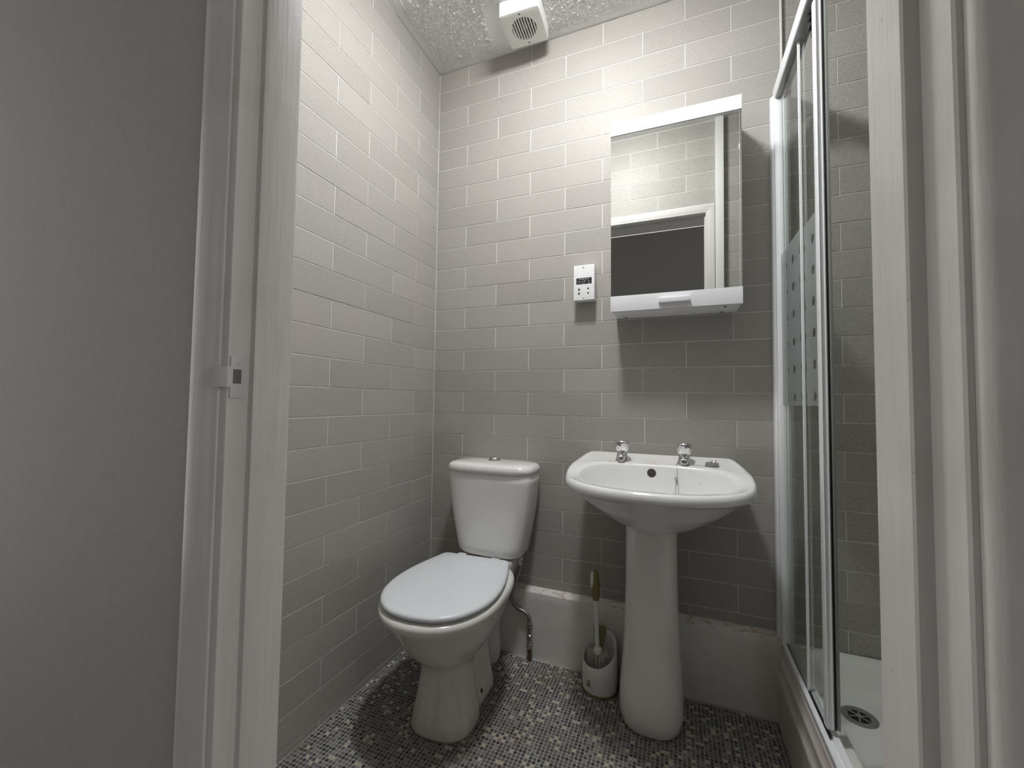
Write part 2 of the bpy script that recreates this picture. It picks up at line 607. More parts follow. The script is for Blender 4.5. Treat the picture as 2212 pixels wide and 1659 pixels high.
# ------------------------------------------------------------------ ceiling with stippled plaster relief
def build_ceiling():
    x0, x1, y0, y1 = -0.0016, 2.2016, YF - 0.001, 0.014
    xs, x = [], x0
    while x < x1:
        xs.append(x); x += 0.0024 if x < 1.3 else 0.02
    xs.append(x1)
    ys, y = [], y1
    while y > y0:
        ys.append(y); y -= 0.0024 if y > -0.36 else 0.02
    ys.append(y0)
    vs_, fs = [], []
    for yy in ys:
        for xx in xs:
            d = 0.0
            if xx < 1.35 and yy > -0.40:
                e = min(sstep(0.012, 0.05, xx), sstep(0.012, 0.045, -yy))
                # flat patch beside the fan where the plaster was made good
                pf = 1 - sstep(0.8, 1.25, math.hypot((xx - 0.385) / 0.055, (yy + 0.09) / 0.16))
                e *= 1 - 0.92 * pf
                if e > 0:
                    p = Vector((xx * 105, yy * 105, 1.7))
                    q = Vector((xx * 210, yy * 210, 5.1))
                    w = noise.noise_vector(p * 0.5) * 0.9
                    a = 1 - abs(noise.noise(p + w)) * 2.6
                    b = noise.noise(q + w)
                    d = e * (0.0085 * max(0.0, a - 0.25) + 0.0028 * b)
            vs_.append((xx, yy, ZC - max(d, -0.001)))
    nx = len(xs)
    for j in range(len(ys) - 1):
        for i in range(nx - 1):
            fs.append([j * nx + i, j * nx + i + 1, (j + 1) * nx + i + 1, (j + 1) * nx + i])
    me = bpy.data.meshes.new('ceiling')
    me.from_pydata(vs_, [], fs)
    me.polygons.foreach_set('use_smooth', [True] * len(me.polygons))
    me.update()
    return me
ceiling = struct(obj('ceiling', build_ceiling(), 'ceiling'), 'white ceiling with a rough stippled plaster finish')
box('ceiling_slab', (-2.2, -3.1, ZC + 0.004), (3.6, 0.1, ZC + 0.08), 'plasterwhite', ceiling)

# ------------------------------------------------------------------ mosaic floor
def chip_mats():
    cols = [(0.045, 0.044, 0.047), (0.085, 0.086, 0.09), (0.14, 0.14, 0.14), (0.23, 0.225, 0.215), (0.15, 0.125, 0.105), (0.54, 0.48, 0.36)]
    out = []
    for i, c in enumerate(cols):
        m = mat('mosaic_chip_%d' % i, c, 0.4)
        n = N(m)
        g = n.noise(4.5, 3, 0.6)
        cc = n.mix(n.ramp(g, [(0.42, (0, 0, 0)), (0.75, (0.5, 0.5, 0.5))]), c, tuple(0.45 * a + 0.55 * b for a, b in zip(c, (0.15, 0.10, 0.07))))
        n.base(cc)
        out.append(m)
    return out
def build_floor():
    fx0, fx1, fy0, fy1 = 0.0, 2.195, -1.40, -0.034
    m = mat('mosaic_grout', (0.25, 0.24, 0.225), 0.75)
    n = N(m)
    g = n.noise(4.5, 3, 0.6)
    n.base(n.mix(n.ramp(g, [(0.42, (0, 0, 0)), (0.78, (0.7, 0.7, 0.7))]), (0.42, 0.405, 0.385), (0.20, 0.155, 0.12)))
    fl_ = struct(box('floor', (-0.1, -1.40, -0.08), (2.3, 0.1, -0.0006), m), 'mosaic vinyl floor of small grey and cream squares')
    P, s = 0.0128, 0.0052
    vs_, fs, mi = [], [], []
    rnd = random.Random(3)
    nx, ny = int((fx1 - fx0) / P), int((fy1 - fy0) / P)
    for i in range(nx):
        for j in range(ny):
            cx, cy = fx0 + (i + 0.6) * P, fy0 + (j + 0.5) * P
            if cx > 1.42 and cy > -0.90:
                continue
            w = rnd.random()
            k = 5 if w < 0.085 else 0 if w < 0.24 else 1 if w < 0.52 else 2 if w < 0.74 else 3 if w < 0.88 else 4
            b = len(vs_)
            c = 0.0016
            pts = [(-s + c, -s), (s - c, -s), (s, -s + c), (s, s - c), (s - c, s), (-s + c, s), (-s, s - c), (-s, -s + c)]
            h = 0.0002
            vs_ += [(cx + px, cy + py, -0.0007) for px, py in pts] + [(cx + px * 0.93, cy + py * 0.93, h) for px, py in pts]
            fs.append([b + 8 + q for q in range(8)]); mi.append(k)
            for q in range(8):
                fs.append([b + q, b + (q + 1) % 8, b + 8 + (q + 1) % 8, b + 8 + q]); mi.append(k)
    me = bpy.data.meshes.new('mosaic_chips')
    me.from_pydata(vs_, [], fs)
    for mm in chip_mats():
        me.materials.append(mm)
    me.polygons.foreach_set('material_index', mi)
    me.update()
    ch = obj('mosaic_chips', me, None, fl_)
    ch['kind'] = 'stuff'
build_floor()

# ------------------------------------------------------------------ hall (behind the camera, seen in the mirror)
struct(box('floor_hall', (-2.2, -3.1, -0.08), (3.6, -1.401, 0.0), 'hallfloor'), 'dark hall floor')
struct(box('wall_hall', (-2.2, -3.2, 0), (3.6, -3.1, ZC), 'halldark'), 'dim hall wall facing the doorway')

# ------------------------------------------------------------------ boxed pipe ledge along the back wall
bp = [(0.0015, 0.0), (-0.030, 0.0), (-0.0355, 0.24), (-0.0360, 0.268), (-0.0345, 0.2735), (-0.030, 0.2765), (-0.006, 0.2845), (0.0015, 0.2848)]
base_back = struct(obj('baseboard_back', extrude_profile('baseboard_back', bp, 'x', 0.0, 1.4350, True, 40), 'boxing'), 'white painted pipe boxing along the foot of the back wall')

# ------------------------------------------------------------------ door frame
door = bpy.data.objects.new('door_1', None)
COL.objects.link(door)
struct(door, 'white painted door frame around the open doorway')
def zext(name, prof, z0, z1, m='jamb', parent=door, auto=35):
    return obj(name, extrude_profile(name, prof, 'z', z0, z1, True, auto), m, parent)
# left lining with stop and rebate (x, y)
LP = [(0.520, -1.287), (0.566, -1.287), (0.568, -1.289), (0.568, -1.340), (0.566, -1.343), (0.557, -1.343),
      (0.556, -1.344), (0.5555, -1.368), (0.5545, -1.3705), (0.552, -1.372), (0.520, -1.372)]
jl = zext('jamb', LP, 0, DH)
RP = [(1.305, -1.295), (1.262, -1.295), (1.260, -1.297), (1.260, -1.351), (1.2615, -1.353), (1.2710, -1.353),
      (1.2715, -1.354), (1.2715, -1.388), (1.273, -1.390), (1.2755, -1.3905), (1.305, -1.3905)]
jr = zext('jamb', RP, 0, DH)
HP = [(-1.288, DH), (-1.288, DH - 0.048), (-1.345, DH - 0.048), (-1.345, DH - 0.036), (-1.372, DH - 0.036), (-1.372, DH)]
obj('head', extrude_profile('head', HP, 'x', 0.520, 1.305), 'jamb', door)
# hall side architraves
AL = [(0.4895, -1.355), (0.4895, -1.3745), (0.492, -1.379), (0.506, -1.3815), (0.520, -1.3785), (0.533, -1.3765), (0.541, -1.376), (0.543, -1.3745), (0.543, -1.3722), (0.5195, -1.3722), (0.5195, -1.355)]
zext('architrave', AL, 0, DH + 0.02)
AR = [(1.2762, -1.3908), (1.2760, -1.3975), (1.2772, -1.4010), (1.2815, -1.405), (1.296, -1.4085), (1.318, -1.4075), (1.334, -1.405), (1.338, -1.401), (1.338, -1.3815), (1.306, -1.3815), (1.306, -1.3908)]
zext('architrave', AR, 0, DH + 0.02)
# room side architraves
def arch_profile(x_in, x_out, y):
    s = 1 if x_out > x_in else -1
    return [(x_in, y), (x_in, y + 0.010), (x_in + s * 0.004, y + 0.0135), (x_in + s * 0.012, y + 0.0125), (x_in + s * 0.022, y + 0.0165), (x_out - s * 0.006, y + 0.0165), (x_out, y + 0.012), (x_out, y)]
def mitre_side(x_in, x_out):
    pr_ = arch_profile(x_in, x_out, YF + 0.0025)
    zt = lambda x: DH - 0.042 + 0.051 * (x - x_in) / (x_out - x_in)
    me = rings_mesh('architrave', [[(x, y, 0.0) for x, y in pr_], [(x, y, zt(x)) for x, y in pr_]], True, True, True, 35)
    obj('architrave', me, 'jamb', door)
mitre_side(0.5555, 0.497)
mitre_side(1.2665, 1.316)
hp2 = [(YF + 0.0025 + d, z) for d, z in ((0, DH - 0.042), (0.010, DH - 0.042), (0.0135, DH - 0.038), (0.0125, DH - 0.03), (0.0165, DH - 0.02), (0.0165, DH + 0.003), (0.012, DH + 0.009), (0, DH + 0.009))]
hx_ = lambda z, xi, xo: xi + (xo - xi) * (z - (DH - 0.042)) / 0.051
me = rings_mesh('architrave', [[(hx_(z, 0.5555, 0.497), y, z) for y, z in hp2], [(hx_(z, 1.2665, 1.316), y, z) for y, z in hp2]], True, True, True, 35)
obj('architrave', me, 'jamb', door)
# latch keep on the left rebate
MT['platepaint'] = mat('painted_metal_plate', (0.60, 0.59, 0.57), 0.3)
SP = obj('strike_plate', box_mesh('strike_plate', (0.5553, -1.3690, 1.0845), (0.5580, -1.3495, 1.1390), 0.0008), 'platepaint', door)
SP['label'] = 'painted-over latch plate'
obj('latch_hole', box_mesh('latch_hole', (0.5578, -1.3665, 1.1035), (0.55815, -1.3545, 1.1225), 0.0003), mat('latch_recess', (0.16, 0.145, 0.13), 0.8), SP)
LIPP = [(0.5582, -1.3660), (0.5582, -1.370), (0.5565, -1.3735), (0.548, -1.3775), (0.541, -1.383), (0.539, -1.383), (0.545, -1.375), (0.553, -1.3715), (0.5555, -1.368), (0.5555, -1.3660)]
obj('strike_lip', extrude_profile('strike_lip', LIPP, 'z', 1.0985, 1.1255, True, 40), 'platepaint', SP)
for zz in (1.1320, 1.0930):
    sc = lathe_mesh('screw', [(0.0028, 0), (0.0028, 0.0006), (0.0016, 0.0011), (0.0006, 0.0011)], 14)
    obj('screw', sc, 'platepaint', SP, (0.5578, -1.360, zz), (0, math.pi / 2, 0))
# white trunking on the room side beside the door (shows in the mirror)
struct(box('trim_2', (1.318, YF + 0.001, 0), (1.362, YF + 0.030, ZC - 0.001), 'trimwhite', bev=0.003), 'white vertical trunking beside the doorway')

# ------------------------------------------------------------------ toilet
def egg_ring(hw, yb, yf, z, n=48, nb=3.2, nf=2.1, ang=0.0, px=0.345, py=-0.2, split=0.45):
    """closed plan outline: squarish at the back (yb), rounded at the front (yf)"""
    yc = lerp(yb, yf, split)
    out = []
    for k in range(n):
        a = 2 * math.pi * k / n
        c, s = math.cos(a), math.sin(a)
        e = nf if s < 0 else nb
        x = hw * math.copysign(abs(c) ** (2 / e), c)
        y = math.copysign(abs(s) ** (2 / e), s)
        y = yc + (y * (yb - yc) if y > 0 else y * (yc - yf))
        ca, sa = math.cos(ang), math.sin(ang)
        dx, dy = x, y - py
        out.append((px + dx * ca - dy * sa, py + dx * sa + dy * ca, z))
    return out

toilet = thing('toilet', 'white close-coupled toilet with closed lid in the corner beside the tiled left wall', 'toilet', (0.355, -0.35, 0))
TA = math.radians(3.2)
def tpart(name, me, m, parent=toilet):
    o = obj(name, me, m, None)
    o.parent = parent
    if parent is toilet:
        o.location = -Vector(toilet.location)
    return o
ER = lambda hw, yb, yf, z, **k: egg_ring(hw, yb, yf, z, ang=TA, **k)
pan = [ER(0.109, -0.375, -0.562, 0.0, px=0.352, nf=2.7), ER(0.1105, -0.373, -0.565, 0.012, px=0.352, nf=2.7), ER(0.105, -0.375, -0.557, 0.05, px=0.352, nf=2.6),
       ER(0.093, -0.38, -0.545, 0.11, px=0.35, nf=2.5), ER(0.086, -0.38, -0.537, 0.165, px=0.349, nf=2.4), ER(0.086, -0.37, -0.537, 0.200, px=0.348, nf=2.4),
       ER(0.096, -0.33, -0.548, 0.218, px=0.347), ER(0.118, -0.25, -0.576, 0.238, px=0.346, split=0.5), ER(0.144, -0.20, -0.618, 0.276, px=0.346, split=0.5), ER(0.166, -0.18, -0.645, 0.32, px=0.346, split=0.5),
       ER(0.181, -0.175, -0.672, 0.358, px=0.346, split=0.52), ER(0.191, -0.17, -0.692, 0.383, split=0.54), ER(0.199, -0.17, -0.704, 0.398, split=0.55), ER(0.203, -0.168, -0.711, 0.410, split=0.55),
       ER(0.2035, -0.168, -0.7115, 0.418, split=0.55), ER(0.200, -0.170, -0.707, 0.4265, split=0.55), ER(0.192, -0.176, -0.695, 0.4295, split=0.55)]
panm = rings_mesh('pan', pan)
pano = tpart('pan', panm, 'ceramic_stained')
# rear leg of the pan with the trapway hidden behind the bowl, and the shelf carrying the cistern
leg = [egg_ring(0.098, -0.205, -0.44, 0.0, nb=3.5, nf=4, px=0.357, split=0.5), egg_ring(0.097, -0.205, -0.44, 0.02, nb=3.5, nf=4, px=0.357, split=0.5), egg_ring(0.084, -0.205, -0.43, 0.05, nb=4, nf=4, px=0.357, split=0.5), egg_ring(0.070, -0.205, -0.42, 0.10, nb=4, nf=4, px=0.357, split=0.5),
       egg_ring(0.060, -0.20, -0.42, 0.18, nb=4, nf=4, px=0.357, split=0.5), egg_ring(0.060, -0.19, -0.42, 0.25, nb=4, nf=4, px=0.357, split=0.5), egg_ring(0.080, -0.17, -0.40, 0.33, nb=5, nf=4, px=0.357, split=0.5)]
tpart('pan_base', rings_mesh('pan_base', leg), 'ceramic_stained')
shelf = [egg_ring(0.080, -0.025, -0.30, 0.33, nb=6, nf=3, px=0.362), egg_ring(0.105, -0.02, -0.31, 0.36, nb=6, nf=3, px=0.362), egg_ring(0.118, -0.018, -0.32, 0.40, nb=6, nf=3, px=0.360), egg_ring(0.121, -0.018, -0.32, 0.428, nb=6, nf=3, px=0.360), egg_ring(0.116, -0.022, -0.315, 0.434, nb=6, nf=3, px=0.360)]
tpart('cistern_shelf', rings_mesh('cistern_shelf', shelf), 'ceramic')
hole = lathe_mesh('bolt_hole', [(0.0065, -0.002), (0.0065, 0.0006), (0.005, 0.0009), (0.0005, 0.0009)], 16)
_lb = bmesh.new(); _lb.from_mesh(bpy.data.meshes['pan_base'])
_hit = BVHTree.FromBMesh(_lb).ray_cast(Vector((0.6, -0.345, 0.040)), Vector((-1, 0, 0)))
ho = obj('bolt_hole', hole, 'dark', toilet, _hit[0] - Vector(toilet.location))
ho.rotation_mode = 'QUATERNION'
ho.rotation_quaternion = (_hit[1] if _hit[1].x > 0 else -_hit[1]).to_track_quat('Z', 'Y')
# seat ring and lid
LIDH = [(0.0, -0.193), (0.06, -0.1925), (0.115, -0.193), (0.136, -0.197), (0.148, -0.210), (0.156, -0.240), (0.174, -0.30), (0.190, -0.37), (0.1985, -0.44), (0.1975, -0.505), (0.185, -0.565), (0.161, -0.618), (0.122, -0.664), (0.068, -0.694), (0.0, -0.704)]
_h = smooth_path([(x, y, 0) for x, y in LIDH], 5)
LIDO = [(p.x, p.y) for p in _h] + [(-p.x, p.y) for p in _h[-2:0:-1]]
def lid_ring(d, z):
    out = []
    ca, sa = math.cos(TA), math.sin(TA)
    for (x, y) in LIDO:
        v = Vector((x, y + 0.45))
        v *= (v.length - d) / v.length
        dx, dy = v.x, v.y - 0.45 + 0.2
        out.append((0.345 + dx * ca - dy * sa, -0.2 + dx * sa + dy * ca, z))
    return out
tpart('seat', rings_mesh('seat', [lid_ring(0.022, 0.4290), lid_ring(0.018, 0.4305), lid_ring(0.018, 0.4385), lid_ring(0.022, 0.4400)]), 'seat')
tpart('lid', rings_mesh('lid', [lid_ring(0.009, 0.4395), lid_ring(0.0055, 0.4405), lid_ring(0.004, 0.4440), lid_ring(0.005, 0.4495), lid_ring(0.009, 0.4535), lid_ring(0.018, 0.4560), lid_ring(0.06, 0.4585), lid_ring(0.12, 0.4595)]), 'seat')
for sx in (-0.075, 0.075):
    tpart('hinge', box_mesh('hinge', (0.345 + sx - 0.018, -0.196, 0.43), (0.345 + sx + 0.018, -0.176, 0.449), 0.005), 'seat')
# cistern
def rrect(hw, yb, yf, z, cx, n=40, e=5.0):
    out = []
    yc, hy = (yb + yf) / 2, (yb - yf) / 2
    for k in range(n):
        a = 2 * math.pi * k / n
        c, s = math.cos(a), math.sin(a)
        x = hw * math.copysign(abs(c) ** (2 / e), c)
        y = hy * math.copysign(abs(s) ** (2 / e), s)
        if s < 0:      # front bows forward a little
            y -= 0.012 * (1 - (x / hw) ** 2)
        out.append((cx + x, yc + y, z))
    return out
CX = 0.371
cis = [rrect(0.10, -0.03, -0.135, 0.436, CX), rrect(0.130, -0.022, -0.150, 0.442, CX), rrect(0.1435, -0.018, -0.160, 0.455, CX), rrect(0.150, -0.016, -0.164, 0.48, CX), rrect(0.159, -0.014, -0.168, 0.53, CX),
       rrect(0.174, -0.011, -0.174, 0.61, CX), rrect(0.184, -0.009, -0.179, 0.69, CX), rrect(0.1885, -0.008, -0.182, 0.75, CX), rrect(0.191, -0.008, -0.184, 0.788, CX)]
tpart('cistern', rings_mesh('cistern', cis), 'ceramic')
cl = [rrect(0.190, -0.006, -0.187, 0.7885, CX, e=4.5), rrect(0.194, -0.004, -0.191, 0.7915, CX, e=4.5), rrect(0.195, -0.004, -0.192, 0.801, CX, e=4.5), rrect(0.192, -0.006, -0.190, 0.812, CX, e=4.5), rrect(0.184, -0.012, -0.182, 0.820, CX, e=4.5),
      rrect(0.168, -0.025, -0.165, 0.8245, CX, e=4.5), rrect(0.10, -0.06, -0.12, 0.8265, CX, e=4)]
clo = tpart('cistern_lid', rings_mesh('cistern_lid', cl), 'ceramic')
btn = lathe_mesh('flush_button', [(0.027, 0), (0.0275, 0.003), (0.026, 0.006), (0.0225, 0.0065), (0.0215, 0.0105), (0.0165, 0.0155), (0.007, 0.0180), (0.001, 0.0183)], 28)
obj('flush_button', btn, 'chrome', toilet, Vector((0.368, -0.085, 0.8262)) - Vector(toilet.location))
# white waste elbow between the pan and the floor
wpts = smooth_path([(0.362, -0.235, 0.215), (0.362, -0.16, 0.218), (0.360, -0.118, 0.195), (0.352, -0.10, 0.13), (0.347, -0.098, 0.06), (0.345, -0.098, 0.0)], 8)
tpart('waste_pipe', tube_mesh('waste_pipe', wpts, lambda t: 0.056 + 0.004 * math.sin(t * 9), 24), 'pvc')
wr = lathe_mesh('pan_collar', [(0.058, 0), (0.064, 0.004), (0.064, 0.02), (0.058, 0.024)], 28)
wro = obj('pan_collar', wr, 'black', toilet, Vector((0.364, -0.205, 0.214)) - Vector(toilet.location), (math.radians(-88), 0, 0))

# ------------------------------------------------------------------ supply hose
hose = thing('supply_hose', 'bent grey braided water hose with brass valve rising from the floor to the cistern', 'hose', (0.525, -0.05, 0))
def hpart(name, me, m):
    o = obj(name, me, m, hose)
    o.location = -Vector(hose.location)
    return o
hp = smooth_path([(0.494, -0.085, 0.436), (0.491, -0.083, 0.395), (0.472, -0.076, 0.34), (0.449, -0.064, 0.285), (0.441, -0.055, 0.245), (0.462, -0.049, 0.207), (0.500, -0.048, 0.192), (0.519, -0.049, 0.176), (0.525, -0.05, 0.15)], 8)
hpart('hose', tube_mesh('hose', hp, 0.0078, 12), 'braid')
hpart('tail_nut', lathe_mesh('tail_nut', [(0.0075, 0.400), (0.009, 0.403), (0.009, 0.42), (0.011, 0.422), (0.011, 0.436)], 6, False, None, 0.4925, -0.0845), 'pvc')
def hexv(a, z): return 1.0
hpart('compression_nut', lathe_mesh('compression_nut', [(0.0075, 0.124), (0.0125, 0.126), (0.0125, 0.138), (0.0095, 0.142), (0.0120, 0.144), (0.0120, 0.152), (0.0085, 0.156)], 6, False, None, 0.525, -0.05), 'steel')
hpart('valve_body', lathe_mesh('valve_body', [(0.0125, 0.050), (0.0132, 0.052), (0.0132, 0.068), (0.0095, 0.073), (0.0095, 0.088), (0.0120, 0.090), (0.0125, 0.104), (0.0085, 0.108), (0.0080, 0.124)], 10, True, 30, 0.525, -0.05), 'steel')
obj('valve_screw', lathe_mesh('valve_screw', [(0.005, 0), (0.005, 0.006), (0.0035, 0.007)], 12), 'steel', hose, Vector((0, -0.0085, 0.079)), (math.radians(90), 0, 0))
hpart('pipe_tail', lathe_mesh('pipe_tail', [(0.0085, 0.0), (0.0078, 0.006), (0.0078, 0.050)], 14, True, 40, 0.525, -0.05), 'copper')

# ------------------------------------------------------------------ wash basin on pedestal
BX = 1.030
basin = thing('wash_basin', 'white ceramic pedestal wash basin with two chrome taps under the mirror cabinet', 'basin', (BX, -0.2, 0))
NB = 168
_side = smooth_path([(0.262, -0.0025, 0), (0.281, -0.060, 0), (0.297, -0.125, 0), (0.305, -0.195, 0), (0.300, -0.270, 0), (0.277, -0.350, 0), (0.226, -0.425, 0), (0.150, -0.478, 0), (0.070, -0.503, 0), (0.0, -0.508, 0)], 8)
_half = [Vector((x, -0.0025, 0)) for x in (0.0, 0.09, 0.18, 0.24)] + _side
OPOLY = [(p.x, p.y) for p in _half] + [(-p.x, p.y) for p in _half[-2:0:-1]]
def outer_plan(k):
    a = 2 * math.pi * k / NB
    dx, dy = math.cos(a), math.sin(a)
    ox, oy = 0.0, -0.22
    best = None
    for (p, q) in zip(OPOLY, OPOLY[1:] + OPOLY[:1]):
        ex, ey = q[0] - p[0], q[1] - p[1]
        den = dx * ey - dy * ex
        if abs(den) < 1e-12:
            continue
        t = ((p[0] - ox) * ey - (p[1] - oy) * ex) / den
        u = ((p[0] - ox) * dy - (p[1] - oy) * dx) / den
        if t > 0 and -1e-6 <= u <= 1 + 1e-6 and (best is None or t < best):
            best = t
    return ox + dx * best, oy + dy * best
def inner_plan(k):
    a = 2 * math.pi * k / NB
    c, s = math.cos(a), math.sin(a)
    cy = -0.275
    if s >= 0:
        x = 0.250 * math.copysign(abs(c) ** (2 / 2.6), c)
        y = cy + 0.148 * abs(s) ** (2 / 2.9)
    else:
        x = 0.250 * math.copysign(abs(c) ** (2 / 2.2), c)
        y = cy - 0.193 * abs(s)
    return x, y
OUT = [outer_plan(k) for k in range(NB)]
INN = [inner_plan(k) for k in range(NB)]
def zr(y):   # rim height: front low, tap deck higher
    return 0.829 + 0.030 * sstep(-0.34, -0.12, y)
def zo(y):   # outer edge, rising to the upstand at the wall
    return 0.829 + 0.030 * sstep(-0.34, -0.12, y) + 0.024 * sstep(-0.16, 0.0, y)
def ring_between(t, fz, s_in=0.0):
    """blend outer->inner plan by t"""
    out = []
    for (xo, yo), (xi, yi) in zip(OUT, INN):
        x, y = lerp(xo, xi, t), lerp(yo, yi, t)
        out.append((BX + x, y, fz(x, y, t)))
    return out
def scaled_outer(sx, yb, yf, z):
    out = []
    for (x, y) in OUT:
        yy = lerp(yf, yb, (y + 0.51) / 0.5075)
        out.append((BX + x * sx, yy, z))
    return out
def shrink_outer(d, fz):
    out = []
    cx, cy = 0, -0.22
    for (x, y) in OUT:
        v = Vector((x - cx, y - cy))
        L = v.length
        v *= (L - d) / L
        yy = min(cy + v.y, -0.0025)
        out.append((BX + cx + v.x, yy, fz(yy)))
    return out
def inner_ring(s, z, cy=-0.27, dy=0.0):
    return [(BX + x * s, cy + (y - cy) * s + dy, z if not callable(z) else z(x, y)) for (x, y) in INN]
brings = []
# underside up to the apron
for (sx, yb, yf, z) in ((0.27, -0.075, -0.275, 0.655), (0.33, -0.06, -0.295, 0.660), (0.46, -0.035, -0.335, 0.676), (0.62, -0.02, -0.385, 0.708), (0.78, -0.01, -0.435, 0.746), (0.90, -0.005, -0.474, 0.780)):
    brings.append(scaled_outer(sx, yb, yf, z))
brings.append(shrink_outer(0.014, lambda y: zo(y) - 0.033))
brings.append(shrink_outer(0.003, lambda y: zo(y) - 0.0305))
brings.append(shrink_outer(0.0, lambda y: zo(y) - 0.0235))
brings.append(shrink_outer(0.001, lambda y: zo(y) - 0.0125))
brings.append(shrink_outer(0.004, lambda y: zo(y) - 0.0045))
brings.append(shrink_outer(0.011, lambda y: zo(y)))
brings.append(shrink_outer(0.022, lambda y: zo(y) + 0.0005))
brings.append(ring_between(0.55, lambda x, y, t: zr(y)))
brings.append(ring_between(0.80, lambda x, y, t: zr(y) + 0.001))
brings.append(inner_ring(1.0, lambda x, y: zr(y) - 0.0015))
brings.append(inner_ring(0.985, lambda x, y: zr(y) - 0.008))
brings.append(inner_ring(0.965, lambda x, y: zr(y) - 0.022))
brings.append(inner_ring(0.92, lambda x, y: lerp(zr(y), 0.82, 0.5) - 0.05))
brings.append(inner_ring(0.84, 0.748))
brings.append(inner_ring(0.68, 0.718))
brings.append(inner_ring(0.45, 0.703))
brings.append(inner_ring(0.20, 0.695))
brings.append(inner_ring(0.07, 0.692))
bowl_me = rings_mesh('bowl', brings)
def bpart(name, me, m):
    o = obj(name, me, m, basin)
    o.location = -Vector(basin.location)
    return o
bpart('bowl', bowl_me, 'basin')
_bm = bmesh.new()
_bm.from_mesh(bowl_me)
BVH = BVHTree.FromBMesh(_bm)
def surf_down(x, y, z=1.2):
    h = BVH.ray_cast(Vector((x, y, z)), Vector((0, 0, -1)))
    return h[0], h[1]
def surf_back(x, z):
    h = BVH.ray_cast(Vector((x, -0.35, z)), Vector((0, 1, 0)))
    return h[0], h[1]
# overflow hole in the back slope of the bowl
oc, on = surf_back(1.016, 0.829)
rotq = (-on if on.y > 0 else on).to_track_quat('Z', 'Y') if oc else None
ofl = lathe_mesh('overflow_hole', [(0.0155, -0.001), (0.0155, 0.0008), (0.0145, 0.0012), (0.0005, 0.0012)], 24)
oo = obj('overflow_hole', ofl, mat('overflow_shadow', (0.055, 0.045, 0.038), 0.8), basin)
oo.rotation_mode = 'QUATERNION'
oo.rotation_quaternion = rotq
oo.location = oc - Vector(basin.location)
# waste outlet
bpart('waste_outlet', lathe_mesh('waste_outlet', [(0.030, 0.690), (0.030, 0.6945), (0.024, 0.6955), (0.02, 0.693), (0.001, 0.693)], 24, True, 40, BX, -0.27), 'chrome')
# pedestal
PX = 1.016
ped = []
for (z, hw, yb, yf) in ((0.0, 0.090, -0.055, -0.283), (0.012, 0.101, -0.052, -0.291), (0.045, 0.107, -0.05, -0.298), (0.10, 0.105, -0.05, -0.294), (0.18, 0.099, -0.055, -0.280), (0.30, 0.0915, -0.06, -0.266), (0.45, 0.088, -0.062, -0.258), (0.58, 0.0865, -0.062, -0.256), (0.64, 0.0870, -0.062, -0.257), (0.678, 0.089, -0.06, -0.262)):
    ped.append(egg_ring(hw, yb, yf, z, px=PX, py=-0.2, nb=4.5, nf=2.7, split=0.45))
bpart('pedestal', rings_mesh('pedestal', ped), 'ceramic')

# taps (parts of the basin)
def flute(a, z):
    return 1.0 + 0.055 * math.cos(8 * a)
def make_tap(x, y, name='tap', label=None):
    p, _ = surf_down(x, y)
    body = lathe_mesh('tap', [(0.0260, -0.002), (0.0270, 0.001), (0.0260, 0.004), (0.0225, 0.012), (0.0195, 0.024), (0.0180, 0.033), (0.0145, 0.0355), (0.0140, 0.040)], 28, True, 40)
    t = obj('tap', body, 'chrome', basin, p - Vector(basin.location))
    if label:
        t['label'] = label
    # short spout toward the user
    sp = []
    for (yy, hw, z0, z1) in ((0.0, 0.0150, 0.010, 0.034), (-0.018, 0.0145, 0.010, 0.033), (-0.034, 0.0135, 0.009, 0.0305), (-0.043, 0.0125, 0.008, 0.027), (-0.047, 0.0100, 0.009, 0.022)):
        sp.append([(hw * math.copysign(abs(math.cos(a)) ** 0.6, math.cos(a)), yy, (z0 + z1) / 2 + (z1 - z0) / 2 * math.copysign(abs(math.sin(a)) ** 0.6, math.sin(a))) for a in [2 * math.pi * k / 20 for k in range(20)]])
    obj('spout', rings_mesh('spout', sp, True, True, True, 50), 'chrome', t)
    hd = lathe_mesh('tap_head', [(0.0150, 0.0385), (0.0195, 0.040), (0.0212, 0.046), (0.0235, 0.058), (0.0252, 0.069), (0.0252, 0.074)], 64, True, 60, flute=flute)
    obj('tap_head', hd, 'chrome', t)
    cap = lathe_mesh('tap_cap', [(0.0252, 0.0738), (0.0255, 0.076), (0.0235, 0.0785), (0.0130, 0.0800), (0.001, 0.0803)], 32, True, 40)
    obj('tap_cap', cap, 'chrome', t)
    return t
make_tap(0.906, -0.088, label='left chrome tap')
make_tap(1.127, -0.078, label='right chrome tap with the plug chain round its foot')

